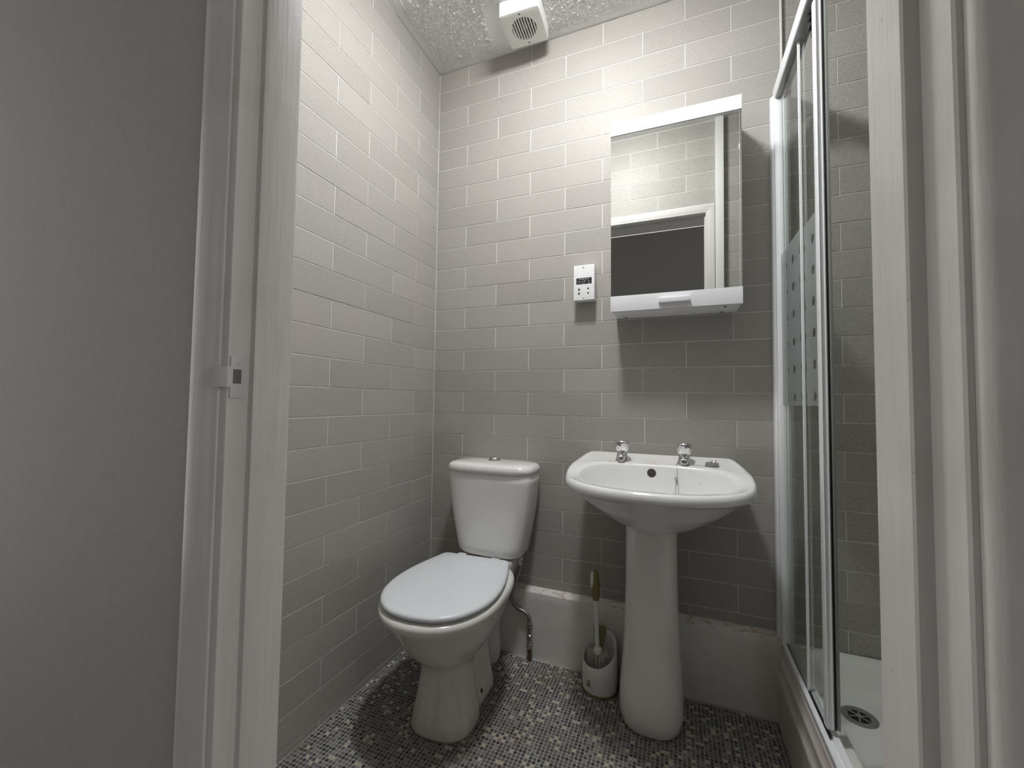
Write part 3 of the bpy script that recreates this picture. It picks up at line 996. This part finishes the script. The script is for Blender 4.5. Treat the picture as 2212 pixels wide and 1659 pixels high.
# plug with its ball chain
plug_xy = (1.219, -0.082)
pp, pn = surf_down(*plug_xy)
plug = thing('basin_plug', 'grey basin plug on a ball chain lying on the basin deck right of the taps', 'plug', tuple(pp))
obj('plug_disc', lathe_mesh('plug_disc', [(0.0205, 0.0), (0.0230, 0.002), (0.0230, 0.0045), (0.0208, 0.006), (0.0218, 0.008), (0.0218, 0.0115), (0.019, 0.013), (0.004, 0.014)], 28), mat('grey_plug', (0.34, 0.31, 0.28), 0.35, 0.4), plug)
ringp = [(0.006 + 0.0075 * math.cos(a), 0.010 * math.sin(a) * 0.5, 0.018 + 0.0035 * math.sin(a + 0.6)) for a in [2 * math.pi * k / 16 for k in range(17)]]
obj('plug_ring', tube_mesh('plug_ring', ringp, 0.0014, 6), 'steel', plug)
def chain(name, pts, spacing=0.0032, r=0.00135):
    vs_, fs = [], []
    pts = [Vector(p) for p in pts]
    acc = 0.0
    for a, b in zip(pts[:-1], pts[1:]):
        L = (b - a).length
        d = spacing - acc if acc > 0 else 0.0
        while d <= L:
            sphere_into(vs_, fs, a + (b - a) * (d / L), r)
            d += spacing
        acc = (L - (d - spacing))
    o = obj(name, pmesh(name, vs_, fs, True), 'steel', plug)
    o.location = -Vector(plug.location)
    return o
def on_deck(x, y, lift=0.0016):
    p, n = surf_down(x, y)
    return p + n * lift if n.z > 0 else p - n * lift
c1 = [on_deck(1.127 + 0.029 * math.sin(a), -0.078 - 0.029 * math.cos(a)) for a in [math.radians(d) for d in range(-75, 91, 15)]]
c1 += [on_deck(lerp(1.156, 1.203, t), -0.080 - 0.004 * math.sin(t * 3)) for t in (0.1, 0.3, 0.5, 0.7, 0.9, 1.0)]
chain('plug_chain', smooth_path(c1, 4))
def on_bowl(x, z, lift=0.0018):
    p, n = surf_back(x, z)
    if n.y > 0: n = -n
    return p + n * lift
s1 = [on_deck(1.104, -0.088), on_deck(1.100, -0.105), on_deck(1.101, -0.122)]
s1 += [on_bowl(1.103, z) for z in (0.845, 0.835, 0.822)]
chain('hanging_chain', smooth_path(s1, 4))
ball_c = on_bowl(1.100, 0.816, 0.005)
bv, bf = [], []
sphere_into(bv, bf, ball_c, 0.0055, 12, 8)
ob_ = obj('chain_ball', pmesh('chain_ball', bv, bf, True), 'steel', plug)
ob_.location = -Vector(plug.location)
loop = [on_bowl(1.100, 0.808), on_bowl(1.098, 0.79), on_bowl(1.097, 0.77), on_bowl(1.0985, 0.752), on_bowl(1.103, 0.742), on_bowl(1.108, 0.75), on_bowl(1.108, 0.77), on_bowl(1.106, 0.79), on_bowl(1.104, 0.81), on_bowl(1.103, 0.82)]
chain('chain_loop', smooth_path(loop, 5))

# ------------------------------------------------------------------ mirror cabinet
cab = thing('mirror_cabinet', 'white wall cabinet with a mirrored door above the basin', 'cabinet', (1.0915, -0.075, 1.428))
cx0, cx1 = -0.2215, 0.2215
H = 0.722
box('carcass', (cx0 + 0.003, -0.052, 0.0), (cx1 - 0.003, 0.074, H), 'melamine', cab, 0.0012)
# the door leans out slightly at the top
door_e = bpy.data.objects.new('cabinet_door', box_mesh('cabinet_door', (cx0, -0.0175, 0.0), (cx1, -0.004, H), 0.0008))
COL.objects.link(door_e)
door_e.data.materials.append(MT['melamine'])
door_e.parent = cab
door_e.location = (0, -0.053, 0)
door_e.rotation_euler = (math.radians(1.3), 0, 0)
box('mirror_glass', (cx0 + 0.0008, -0.0215, 0.058), (cx1 - 0.0008, -0.0174, H - 0.050), 'mirror', door_e, 0.0004, 1)
box('top_strip', (cx0, -0.0245, H - 0.050), (cx1, -0.0174, H), 'melamine', door_e, 0.0008)
bs = box('bottom_strip', (cx0, -0.0245, 0.0), (cx1, -0.0174, 0.058), 'melamine', door_e, 0.0008)
hx0, hx1 = 1.042 - 1.0915, 1.146 - 1.0915
box('pull_handle', (hx0, -0.040, 0.020), (hx1, -0.0244, 0.036), 'melamine', door_e, 0.002)
for (sx, sy) in ((0.913 - 1.0915, 0.052), (1.262 - 1.0915, -0.038), (1.259 - 1.0915, 0.055)):
    obj('screw_cap', lathe_mesh('screw_cap', [(0.0055, 0.0004), (0.0055, -0.001), (0.004, -0.0016), (0.0005, -0.0016)], 16), 'screwcap', cab, (sx, sy, 0))

# ------------------------------------------------------------------ shaver socket
soc = thing('shaver_socket', 'white shaver socket with a black label on the wall left of the mirror cabinet', 'socket', (0.746, 0.0, 1.581))
box('back_box', (-0.0405, -0.043, -0.0715), (0.0405, 0.0, 0.0715), 'plastic', soc, 0.003)
fp = box('faceplate', (-0.043, -0.050, -0.0735), (0.043, -0.0425, 0.0735), 'plastic', soc, 0.0012)
lb = box('label_plate', (-0.032, -0.0506, -0.007), (0.032, -0.0498, 0.019), 'labelblack', soc, 0.0003, 1)
def words(s, size, x, z, parent=lb):
    obj('lettering', text_mesh('lettering', s, size), 'labelwhite', parent, (x, -0.0507, z), (math.pi / 2, 0, 0))
words('SHAVERS ONLY', 0.0062, 0.0, 0.0138)
words('50/60Hz', 0.0042, -0.0195, 0.0045)
words('115V', 0.0042, -0.0195, -0.0028)
words('230V', 0.0042, 0.0205, 0.0045)
words('20VA', 0.0042, 0.0205, -0.0028)
icp = [(-0.006, 0, 0.007), (-0.006, 0, 0.001), (-0.004, 0, -0.004), (0.001, 0, -0.0035), (0.003, 0, 0.001), (0.0065, 0, 0.006), (0.004, 0, 0.008), (-0.001, 0, 0.004)]
obj('shaver_symbol', tube_mesh('shaver_symbol', smooth_path(icp, 4), 0.0005, 5), 'labelwhite', lb, (0.0, -0.0506, 0.0))
def soc_hole(prof, x, z):
    me = extrude_profile('pin_hole', prof, 'y', -0.0003, 0.0004, False)
    obj('pin_hole', me, 'black', soc, (x, -0.0502, z))
tri = [(-0.0042, -0.0045), (0.0042, -0.0045), (0.0040, -0.001), (0.002, 0.0035), (0.0, 0.0048), (-0.002, 0.0035), (-0.0040, -0.001)]
soc_hole(tri, -0.0205, -0.0285)
soc_hole([(x, -z) for x, z in tri][::-1], -0.0205, -0.0465)
circ = [(0.0034 * math.cos(a), 0.0039 * math.sin(a)) for a in [2 * math.pi * k / 16 for k in range(16)]]
soc_hole(circ, 0.0175, -0.027)
soc_hole(circ, 0.0175, -0.046)
for zz in (0.0635, -0.0635):
    obj('screw', lathe_mesh('screw', [(0.0036, 0), (0.0036, 0.0006), (0.0026, 0.0014), (0.0005, 0.0016)], 16), 'chrome', soc, (-0.002, -0.0501, zz), (math.pi / 2, 0, 0))

# ------------------------------------------------------------------ extractor fan on the ceiling
fan = thing('extractor_fan', 'square white extractor fan with a round slatted grille on the ceiling', 'fan', (0.509, -0.158, ZC))
fan.rotation_euler = (0, 0, math.radians(2.0))
fw, fh = 0.0845, 0.066
def fan_housing():
    # square shell with a round opening in the face
    n = 128
    def sq(a, r):
        c, s = math.cos(a), math.sin(a)
        k = (abs(c) ** 22 + abs(s) ** 22) ** (-1 / 22)
        return (r * c * k, r * s * k)
    A = [2 * math.pi * k / n for k in range(n)]
    rings = [[(*sq(a, fw), 0.004) for a in A], [(*sq(a, fw), -fh + 0.004) for a in A], [(*sq(a, fw - 0.001), -fh + 0.0012) for a in A], [(*sq(a, fw - 0.004), -fh) for a in A],
             [(0.0535 * math.cos(a), 0.0535 * math.sin(a), -fh) for a in A], [(0.0525 * math.cos(a), 0.0525 * math.sin(a), -fh + 0.002) for a in A], [(0.050 * math.cos(a), 0.050 * math.sin(a), -fh + 0.020) for a in A]]
    return rings_mesh('housing', rings, False, False, True, 30)
obj('housing', fan_housing(), 'plastic_old', fan)
obj('fan_core', lathe_mesh('fan_core', [(0.051, -fh + 0.0195), (0.051, -fh + 0.024)], 32), 'dark', fan)
obj('motor_hub', lathe_mesh('motor_hub', [(0.013, -fh + 0.0195), (0.013, -fh + 0.008), (0.010, -fh + 0.006), (0.001, -fh + 0.006)], 20), mat('motor_grey', (0.22, 0.20, 0.20), 0.5), fan)
for k in range(-4, 5):
    x = k * 0.0112
    hl = math.sqrt(max(0.0, 0.0528 ** 2 - x * x))
    if hl > 0.008:
        m_ = box_mesh('grille_slat', (x - 0.0022, -hl, -fh - 0.0012), (x + 0.0022, hl, -fh + 0.011), 0.0006, 1)
        obj('grille_slat', m_, 'plastic_old', fan)
for k in range(-7, 8):      # fine ribs moulded in the face, either side of the grille
    x = k * 0.0105
    r2 = 0.0565 ** 2 - x * x
    a0 = math.sqrt(r2) if r2 > 0 else 0.0
    for s in (-1, 1):
        y0, y1 = (a0 * s, 0.078 * s)
        lo, hi = min(y0, y1), max(y0, y1)
        if abs(x) < 0.003: continue
        obj('face_rib', box_mesh('face_rib', (x - 0.0007, lo, -fh - 0.0009), (x + 0.0007, hi, -fh + 0.001)), 'plastic_old', fan)
for yy in (0.070, -0.070):
    obj('screw', lathe_mesh('screw', [(0.0034, -fh + 0.001), (0.0034, -fh - 0.0008), (0.0005, -fh - 0.0010)], 14), 'screwcap', fan, (0.0, yy, 0))

# ------------------------------------------------------------------ ceiling lamp (just above the frame)
lamp = thing('ceiling_light', 'round white ceiling light in the middle of the bathroom ceiling', 'light', (LAMP_POS[0], LAMP_POS[1], ZC))
obj('lamp_base', lathe_mesh('lamp_base', [(0.110, 0.002), (0.110, -0.012), (0.104, -0.014), (0.01, -0.014)], 40), 'plastic', lamp)
dm = emit_material('lamp_diffuser', (0.985, 1.0, 1.01), LAMP_STRENGTH)
obj('diffuser', lathe_mesh('diffuser', [(0.098, -0.0142), (0.098, -0.040), (0.092, -0.050), (0.060, -0.055), (0.02, -0.056), (0.001, -0.056)], 40), dm, lamp)

# ------------------------------------------------------------------ pull cord (seen in the mirror)
cord = thing('pull_cord', 'white light pull cord hanging beside the doorway, seen in the mirror', 'cord', (1.436, -1.20, ZC))
obj('cord', tube_mesh('cord', [(0, 0, 0.0), (0.001, 0, -0.5), (0.0, 0.001, -1.45)], 0.0012, 6), 'pull', cord)
obj('cord_mount', lathe_mesh('cord_mount', [(0.030, 0.001), (0.030, -0.010), (0.022, -0.024), (0.004, -0.028)], 24), 'plastic', cord)
obj('cord_joint', lathe_mesh('cord_joint', [(0.002, -0.215), (0.0045, -0.222), (0.0045, -0.240), (0.002, -0.247)], 10), 'plastic', cord)
obj('cord_weight', lathe_mesh('cord_weight', [(0.003, -1.43), (0.009, -1.45), (0.012, -1.49), (0.009, -1.50), (0.001, -1.50)], 16), 'plastic', cord)

# ------------------------------------------------------------------ shower tray and drain
tray = thing('shower_tray', 'white raised shower tray with front panel and grey drain behind the glass', 'shower tray', (1.8, -0.6, 0))
def tray_part(name, me, m, parent=tray):
    o = obj(name, me, m, parent)
    if parent is tray:
        o.location = -Vector(tray.location)
    return o
def rr(x0, x1, y0, y1, r, z, n=10):
    out = []
    for (cx, cy, a0) in ((x1 - r, y1 - r, 0), (x0 + r, y1 - r, 90), (x0 + r, y0 + r, 180), (x1 - r, y0 + r, 270)):
        for k in range(n):
            a = math.radians(a0 + 90 * k / (n - 1))
            out.append((cx + r * math.cos(a), cy + r * math.sin(a), z))
    return out
tx0, tx1, ty0, ty1 = 1.4405, 2.196, -0.900, 0.011
tr = [rr(tx0, tx1, ty0, ty1, 0.01, 0.10), rr(tx0, tx1, ty0, ty1, 0.01, 0.245), rr(tx0 + 0.003, tx1 - 0.003, ty0 + 0.003, ty1 - 0.003, 0.01, 0.2515),
      rr(tx0 + 0.055, tx1 - 0.04, ty0 + 0.05, ty1 - 0.038, 0.05, 0.2525), rr(tx0 + 0.062, tx1 - 0.046, ty0 + 0.056, ty1 - 0.046, 0.055, 0.247), rr(tx0 + 0.070, tx1 - 0.06, ty0 + 0.07, ty1 - 0.062, 0.06, 0.225),
      rr(tx0 + 0.078, tx1 - 0.075, ty0 + 0.085, ty1 - 0.085, 0.07, 0.187), rr(tx0 + 0.088, tx1 - 0.085, ty0 + 0.10, ty1 - 0.105, 0.075, 0.175), rr(tx0 + 0.11, tx1 - 0.11, ty0 + 0.13, ty1 - 0.135, 0.075, 0.1705)]
tray_part('tray', rings_mesh('tray', tr, False, True, True, 40), 'tray')
# drain
dr = obj('drain', lathe_mesh('drain', [(0.044, -0.002), (0.0445, 0.002), (0.040, 0.0042), (0.033, 0.0045), (0.031, 0.003), (0.030, 0.0025), (0.027, 0.001), (0.001, 0.001)], 36), mat('grey_drain', (0.24, 0.24, 0.225), 0.4, 0.3), tray, Vector((1.597, -0.190, 0.1708)) - Vector(tray.location))
obj('drain_well', lathe_mesh('drain_well', [(0.0262, 0.0012), (0.0262, 0.0018), (0.001, 0.0018)], 30), 'black', dr)
for k in range(3):
    a = k * math.pi / 3 + 0.3
    obj('grate_bar', box_mesh('grate_bar', (-0.0265, -0.0022, 0.0015), (0.0265, 0.0022, 0.0036), 0.0006, 1), mat('grate_grey', (0.30, 0.30, 0.28), 0.4, 0.2) if k == 0 else bpy.data.materials['grate_grey'], dr, (0, 0, 0), (0, 0, a))
obj('grate_hub', lathe_mesh('grate_hub', [(0.0075, 0.0015), (0.0075, 0.0040), (0.0045, 0.0044), (0.0005, 0.0044)], 16), 'alugrey', dr)
# front panel with rolled mouldings
pf_ = [(1.4405, 0.0), (1.4255, 0.0), (1.4245, 0.130), (1.4225, 0.140), (1.4215, 0.150), (1.4232, 0.158), (1.4275, 0.163), (1.4290, 0.190), (1.4275, 0.199), (1.4270, 0.207), (1.4285, 0.214), (1.4330, 0.219), (1.4345, 0.245), (1.4405, 0.2505)]
tray_part('front_panel', extrude_profile('front_panel', pf_, 'y', -0.900, -0.0005, True, 40), 'boxing')

# ------------------------------------------------------------------ shower enclosure
enc = thing('shower_enclosure', 'framed glass shower screen with a sliding door and dotted frosted band', 'shower screen', (1.455, -0.6, 0.253))
def ep(name, me, m, parent=enc):
    o = obj(name, me, m, parent)
    if parent is enc:
        o.location = -Vector(enc.location)
    return o
ZT = 2.190
# wall profile fixed to the back wall
wp = [(1.4250, 0.0), (1.4250, -0.010), (1.4275, -0.020), (1.4325, -0.024), (1.4345, -0.036), (1.4390, -0.040), (1.4560, -0.042), (1.4580, -0.038), (1.4590, -0.024), (1.4640, -0.018), (1.4655, -0.004), (1.4655, 0.0)]
ep('wall_profile', extrude_profile('wall_profile', [(x, y - 0.002) for x, y in wp], 'z', 0.262, ZT + 0.020, True, 30), 'alu')
ep('corner_post', box_mesh('corner_post', (1.4350, -0.898, 0.2535), (1.4730, -0.862, ZT + 0.047), 0.004), 'alu')
ep('return_glass', box_mesh('return_glass', (1.4735, -0.882, 0.262), (2.190, -0.876, ZT + 0.030)), 'glass')
ep('return_rail', box_mesh('return_rail', (1.4735, -0.895, ZT + 0.0305), (2.190, -0.865, ZT + 0.047), 0.002), 'alu')
# top rail: bevelled channel
tp = [(1.4360, ZT), (1.4335, ZT + 0.004), (1.4335, ZT + 0.044), (1.4365, ZT + 0.047), (1.4720, ZT + 0.047), (1.4750, ZT + 0.044), (1.4750, ZT), (1.4690, ZT), (1.4690, ZT + 0.012), (1.4420, ZT + 0.012), (1.4420, ZT)]
ep('top_rail', extrude_profile('top_rail', tp, 'y', -0.8615, -0.020, True, 30), 'alu')
box_ = ep('rail_channel', box_mesh('rail_channel', (1.4385, -0.861, ZT - 0.003), (1.4700, -0.030, ZT + 0.011)), 'alugrey')
bp_ = [(1.4355, 0.2532), (1.4355, 0.268), (1.4385, 0.2705), (1.4465, 0.2705), (1.4475, 0.262), (1.4560, 0.262), (1.4570, 0.2690), (1.4700, 0.2690), (1.4725, 0.266), (1.4725, 0.2532)]
ep('bottom_track', extrude_profile('bottom_track', bp_, 'y', -0.8615, -0.0425, True, 30), 'alu')
ep('bottom_seal', box_mesh('bottom_seal', (1.4475, -0.465, 0.262), (1.4525, -0.0425, 0.272)), 'black')
# fixed glass with its end stile
FY0, FY1 = -0.286, -0.0425
fg = ep('fixed_glass', box_mesh('fixed_glass', (1.4475, FY0, 0.268), (1.4525, FY1, ZT + 0.004)), 'glass')
fb = ep('frosted_band', box_mesh('frosted_band', (1.4468, FY0, 1.082), (1.4472, FY1, 1.612)), 'frost', fg)
fst = [(1.4470, FY0), (1.4466, FY0 - 0.001), (1.4466, FY0 - 0.006), (1.4472, FY0 - 0.007), (1.4528, FY0 - 0.007), (1.4534, FY0 - 0.006), (1.4534, FY0 - 0.001), (1.4530, FY0)]
ep('fixed_stile', extrude_profile('fixed_stile', fst, 'z', 0.270, ZT + 0.004, True, 30), 'alu')
# sliding door pushed back behind the fixed glass
SY0, SY1 = -0.440, -0.075
sg = ep('sliding_glass', box_mesh('sliding_glass', (1.4555, SY0, 0.275), (1.4595, SY1, ZT - 0.035)), 'glass')
sb = ep('frosted_band', box_mesh('frosted_band', (1.4548, SY0, 1.082), (1.4552, SY1, 1.612)), 'frost', sg)
sst = [(1.4465, SY0 + 0.004), (1.4450, SY0), (1.4445, SY0 - 0.010), (1.4455, SY0 - 0.0215), (1.4475, SY0 - 0.0240), (1.4495, SY0 - 0.0215), (1.4560, SY0 - 0.0215), (1.4580, SY0 - 0.0240), (1.4605, SY0 - 0.0230), (1.4615, SY0 - 0.018), (1.4615, SY0 + 0.004)]
ep('door_stile', extrude_profile('door_stile', sst, 'z', 0.285, ZT - 0.025, True, 30), 'alu')
ep('door_seal', box_mesh('door_seal', (1.4616, SY0 - 0.0225, 0.285), (1.4658, SY0 - 0.006, ZT - 0.025), 0.001), 'black')
ep('magnet_strip', box_mesh('magnet_strip', (1.4659, SY0 - 0.030, 0.29), (1.4715, SY0 - 0.012, ZT - 0.03), 0.001), 'seal')
ep('rear_stile', box_mesh('rear_stile', (1.4545, SY1, 0.275), (1.4640, SY1 + 0.012, ZT - 0.03), 0.002), 'alu')
for yy in (-0.385, -0.12):
    rl = ep('roller_bracket', box_mesh('roller_bracket', (1.4600, yy - 0.018, ZT - 0.060), (1.4650, yy + 0.018, ZT - 0.004), 0.003), 'black')
    for dz in (-0.014, -0.040):
        w_ = obj('roller', lathe_mesh('roller', [(0.0105, -0.003), (0.0115, 0.0), (0.0085, 0.0015), (0.0085, 0.0035), (0.0115, 0.005), (0.0105, 0.008), (0.003, 0.009)], 20), 'black', rl, (1.4598, yy, ZT + dz), (0, math.radians(-90), 0))

# ------------------------------------------------------------------ toilet brush and holder
hc = Vector((0.826, -0.103, 0.0))
holder = thing('brush_holder', 'round white toilet brush holder with slanted mouth between toilet and basin', 'brush holder', tuple(hc))
def holder_mesh():
    n = 48
    def ztop(a):
        # high lip at the back right, low at the front
        return 0.102 + 0.088 * (0.5 + 0.5 * math.cos(a - math.radians(62))) ** 1.3
    prof = [(0.0635, 0.006), (0.0655, 0.03), (0.0655, 0.06)]
    rings = [[(r * math.cos(a), r * math.sin(a), z) for a in [2 * math.pi * k / n for k in range(n)]] for r, z in prof]
    def ringtop(r, dz, f=1.0):
        return [(r * math.cos(a), r * math.sin(a), 0.06 + (ztop(a) - 0.06) * f + dz) for a in [2 * math.pi * k / n for k in range(n)]]
    rings += [ringtop(0.0648, 0, 0.5), ringtop(0.0625, -0.003), ringtop(0.0612, 0.0), ringtop(0.0598, -0.002), ringtop(0.0595, -0.01, 0.8)]
    rings += [[(0.058 * math.cos(a), 0.058 * math.sin(a), z) for a in [2 * math.pi * k / n for k in range(n)]] for z in (0.03, 0.012)]
    return rings_mesh('cup', rings, True, True, True, 60)
cup = obj('cup', holder_mesh(), 'plastic_old', holder)
obj('base_ring', lathe_mesh('base_ring', [(0.061, 0.0), (0.0645, 0.001), (0.0655, 0.005), (0.064, 0.008), (0.05, 0.008)], 40), 'olive', holder)
def curved_label(a0, a1, z0, z1, r, m, name):
    n = 6
    vs_, fs = [], []
    for k in range(n + 1):
        a = lerp(a0, a1, k / n)
        for rr_ in (r, r + 0.0004):
            for z in (z0, z1):
                vs_.append((rr_ * math.cos(a), rr_ * math.sin(a), z))
    for k in range(n):
        b = k * 4
        fs += [[b + 2, b + 6, b + 7, b + 3], [b, b + 1, b + 5, b + 4], [b + 1, b + 3, b + 7, b + 5], [b, b + 4, b + 6, b + 2]]
    return obj(name, pmesh(name, vs_, fs), m, holder)
aL = math.radians(-118)
curved_label(aL - 0.13, aL + 0.13, 0.030, 0.055, 0.0656, mat('grey_sticker', (0.30, 0.31, 0.25), 0.6), 'sticker')
curved_label(aL - 0.12, aL + 0.12, 0.046, 0.049, 0.0661, mat('sticker_light', (0.55, 0.55, 0.5), 0.6), 'sticker_band')
curved_label(aL - 0.12, aL - 0.02, 0.033, 0.042, 0.0661, mat('sticker_dark', (0.07, 0.08, 0.06), 0.6), 'sticker_mark')

brush = thing('toilet_brush', 'toilet brush with olive and white handle standing in its round holder', 'brush', (0.820, -0.112, 0.092))
hb = Vector((0.820, -0.112, 0.092))
top = Vector((0.807, -0.104, 0.440)) - hb
bot = Vector((0.0, 0.0, 0.0))
neck = bot.lerp(top, 0.70)
obj('shaft', tube_mesh('shaft', [bot + Vector((0, 0, 0.035)), bot.lerp(top, 0.3), bot.lerp(top, 0.5), neck], lambda t: 0.0075 + 0.002 * t, 14), 'plastic_old', brush)
gp = [neck.lerp(top, k / 14) - Vector((0, 0, 0.01 * (1 - k / 14))) for k in range(15)]
obj('grip', tube_mesh('grip', gp, lambda t: 0.0095 + 0.0075 * math.sin(math.pi * min(1, t * 0.93 + 0.07)) ** 0.8 if t < 0.97 else 0.004, 18), 'olive', brush)
gp2 = [p + Vector((-0.0075, -0.004, 0.0)) for p in gp[4:-1]]
obj('grip_inlay', tube_mesh('grip_inlay', gp2, lambda t: 0.004 + 0.0075 * math.sin(math.pi * (0.08 + 0.84 * t)), 14), 'plastic_old', brush)
obj('brush_collar', lathe_mesh('brush_collar', [(0.007, 0.062), (0.014, 0.058), (0.0165, 0.050), (0.015, 0.040), (0.008, 0.034)], 22), 'plastic_old', brush)
def bristles(name, n, gen, m):
    vs_, fs = [], []
    rnd = random.Random(11)
    for _ in range(n):
        a, b, r = gen(rnd)
        a, b = Vector(a), Vector(b)
        t = (b - a).normalized()
        u = t.cross(Vector((0.2, 0.3, 0.9))).normalized()
        v = t.cross(u)
        base = len(vs_)
        for p, rr_ in ((a, r), (b, r * 0.8)):
            for q in range(3):
                an = q * 2.094
                vs_.append(tuple(p + (u * math.cos(an) + v * math.sin(an)) * rr_))
        for q in range(3):
            fs.append([base + q, base + (q + 1) % 3, base + 3 + (q + 1) % 3, base + 3 + q])
        fs.append([base + 3, base + 4, base + 5])
    o = obj(name, pmesh(name, vs_, fs), m, brush)
    o['kind'] = 'stuff'
    return o
def gen_white(r):
    tuft = r.randrange(16)
    a = tuft * 2 * math.pi / 16 + r.uniform(-0.085, 0.085)
    e = r.uniform(-0.45, 0.28)
    L = r.uniform(0.037, 0.041)
    z = r.uniform(0.020, 0.042)
    return (0.005 * math.cos(a), 0.005 * math.sin(a), z), (L * math.cos(e) * math.cos(a), L * math.cos(e) * math.sin(a), z + L * math.sin(e) * 0.7 - 0.004), 0.0008
bristles('bristles', 1500, gen_white, 'bristle')
def gen_green(r):
    x = r.uniform(-0.020, 0.026)
    return (x * 0.55 + 0.002, 0.018 + r.uniform(-0.004, 0.006), 0.045), (x + r.uniform(-0.004, 0.004), 0.030 + r.uniform(-0.008, 0.008), 0.045 + r.uniform(0.055, 0.088)), 0.0006
bristles('rim_bristles', 700, gen_green, 'greenbristle')
